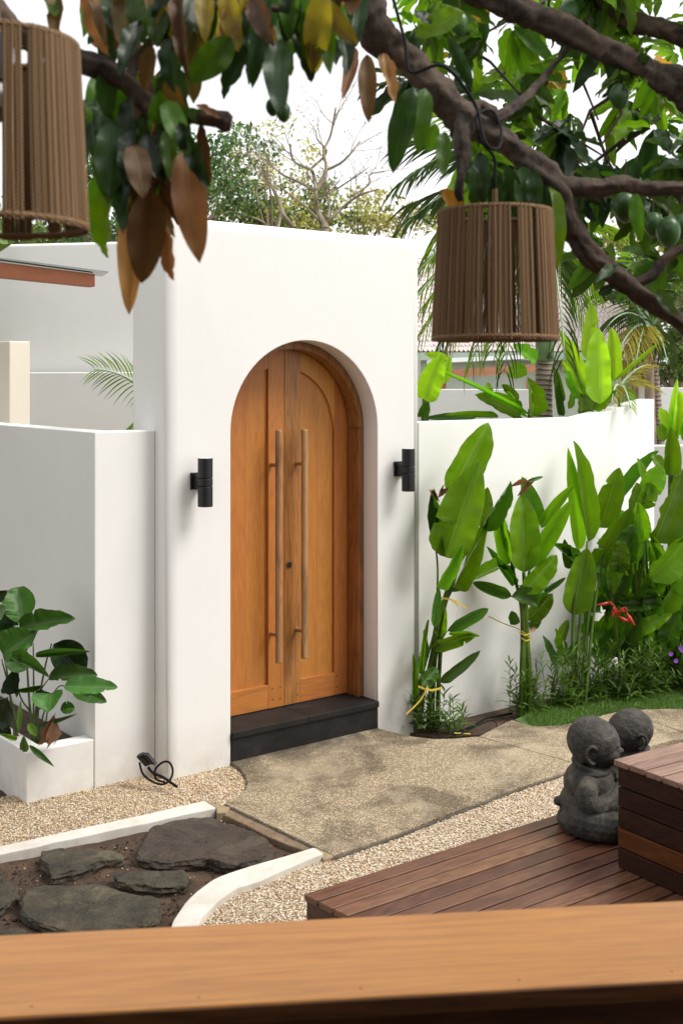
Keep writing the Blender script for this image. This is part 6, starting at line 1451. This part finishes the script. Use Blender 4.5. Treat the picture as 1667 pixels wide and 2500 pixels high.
far_tree('leafy_tree', 'bright tree filling the right edge above the banana leaves', 1690, 800, 20, 1.0, 0, 'far', 6500, .14, 30, 11, group=GR)
far_tree('leafy_tree', 'warm green tree behind the mango leaves at the upper right', 1660, 560, 30, 2.2, 0, 'far_yel', 6500, .25, 34, 12, group=GR)
far_tree('leafy_tree', 'green tree behind the lamp and the palm fronds', 1180, 560, 38, 1.8, 0, 'far', 5000, .2, 34, 13, group=GR, squash=.7)
for i_, (tx_, ty_, tr_, lb_) in enumerate(((-6.4, 7.6, 2.2, 'added shade tree left of the planter beyond the picture edge'), (-6.2, 11.4, 2.6, 'added shade tree left of the tall back wall beyond the picture edge'))):  # unseen trees added to keep sky light off the left-facing walls
    far_tree('added_shade_tree', lb_, CX + tx_ * F / ty_, HY - .6 * F / ty_, ty_, tr_, 0, 'far', 9000, .3, 60, 31 + i_, trunk=.16, group='added shade trees left of the picture')
hb = far_tree('shrub', 'green shrubs right of the tiled house above the distant wall', 1650, 890, 18, .55, 0, 'far', 3500, .12, 20, 14, squash=.6)
# bare tree
bt = thing('bare_tree', 'leafless branching tree against the white sky', 'tree', (P(795, 0, 18).x, 18, 0), GR)
rb_ = random.Random(44); YB = 18.0; KB = 1 / 2.8
def BT(x, y, Y=YB): return P(500 + x * KB, 250 + y * KB, Y)
def grow(p, d, L_, r, lvl, acc):
    if lvl > 4: return
    pts = [p]; q = p.copy(); dd = d.copy()
    for i in range(4):
        dd = (dd + Vector((rb_.gauss(0, .16), rb_.gauss(0, .14), rb_.gauss(.04, .10)))).normalized(); q = q + dd * L_ / 4; pts.append(q.copy())
    acc.append((pts, [r * (1 - .5 * i / 4) for i in range(5)]))
    for k in range(3 if lvl < 2 else 2):
        j = rb_.choice((2, 3, 4)); s = rb_.choice((-1, 1))
        nd_ = (dd + Vector((rb_.gauss(0, .65), rb_.gauss(0, .45), rb_.gauss(.1, .4)))).normalized()
        grow(pts[j], nd_, L_ * rb_.uniform(.5, .8), r * .5, lvl + 1, acc)
acc = []
mains = [([(822, 860), (815, 820), (770, 740), (760, 650), (762, 600)], .055), ([(762, 600), (745, 500), (720, 455), (610, 400), (580, 280)], .034), ([(762, 600), (810, 520), (828, 430), (812, 330), (860, 220), (895, 30)], .034), ([(762, 605), (640, 540), (530, 490), (450, 420)], .028),
         ([(815, 820), (860, 790), (960, 700), (1060, 630), (1190, 590)], .035), ([(828, 460), (930, 410), (1010, 330), (1060, 260)], .024), ([(840, 790), (850, 700), (820, 560)], .03), ([(600, 850), (540, 770), (510, 680), (450, 560), (390, 470)], .040),
         ([(830, 620), (900, 590), (1020, 510), (1120, 440)], .018), ([(720, 455), (830, 340), (770, 250), (760, 190)], .02), ([(800, 830), (700, 720), (600, 640), (500, 560)], .022), ([(1000, 640), (1120, 560), (1130, 490), (1240, 465)], .018)]
for lst, r in mains:
    pts = [BT(x, y, YB + rb_.uniform(-.15, .15)) for x, y in lst]; q, rr_ = smooth_path(pts, [r * (1 - .6 * i / (len(pts) - 1)) for i in range(len(pts))], 5)
    m = MB(); m.tube(q, rr_, 7); m.build('branch', M_bark_far, bt, smooth=True)
    for k in range(5):
        i = rb_.randrange(len(q) // 2, len(q) - 1); d = (q[i + 1] - q[i]).normalized()
        grow(q[i], (d + Vector((rb_.gauss(0, .6), rb_.gauss(0, .4), rb_.gauss(.1, .4)))).normalized(), rb_.uniform(.35, .6), r * .25, 2, acc)
m = MB(); m.tube([Vector((BT(822, 860).x, YB, -.1)), BT(822, 860)], [.10, .06], 8); m.build('trunk', M_bark_far, bt, smooth=True)
m = MB()
for pts, rs in acc: m.tube(pts, rs, 4, cap=False)
o = m.build('twigs', M_bark_far, bt); o['kind'] = 'stuff'
cen = np.array([p[0][-1] for p in acc for _ in range(1)]) + rng.normal(0, .03, (len(acc), 3))
o = quads_cloud('last_leaves', cen[::2], .05, [ML['far_yel']], bt); o['kind'] = 'stuff'
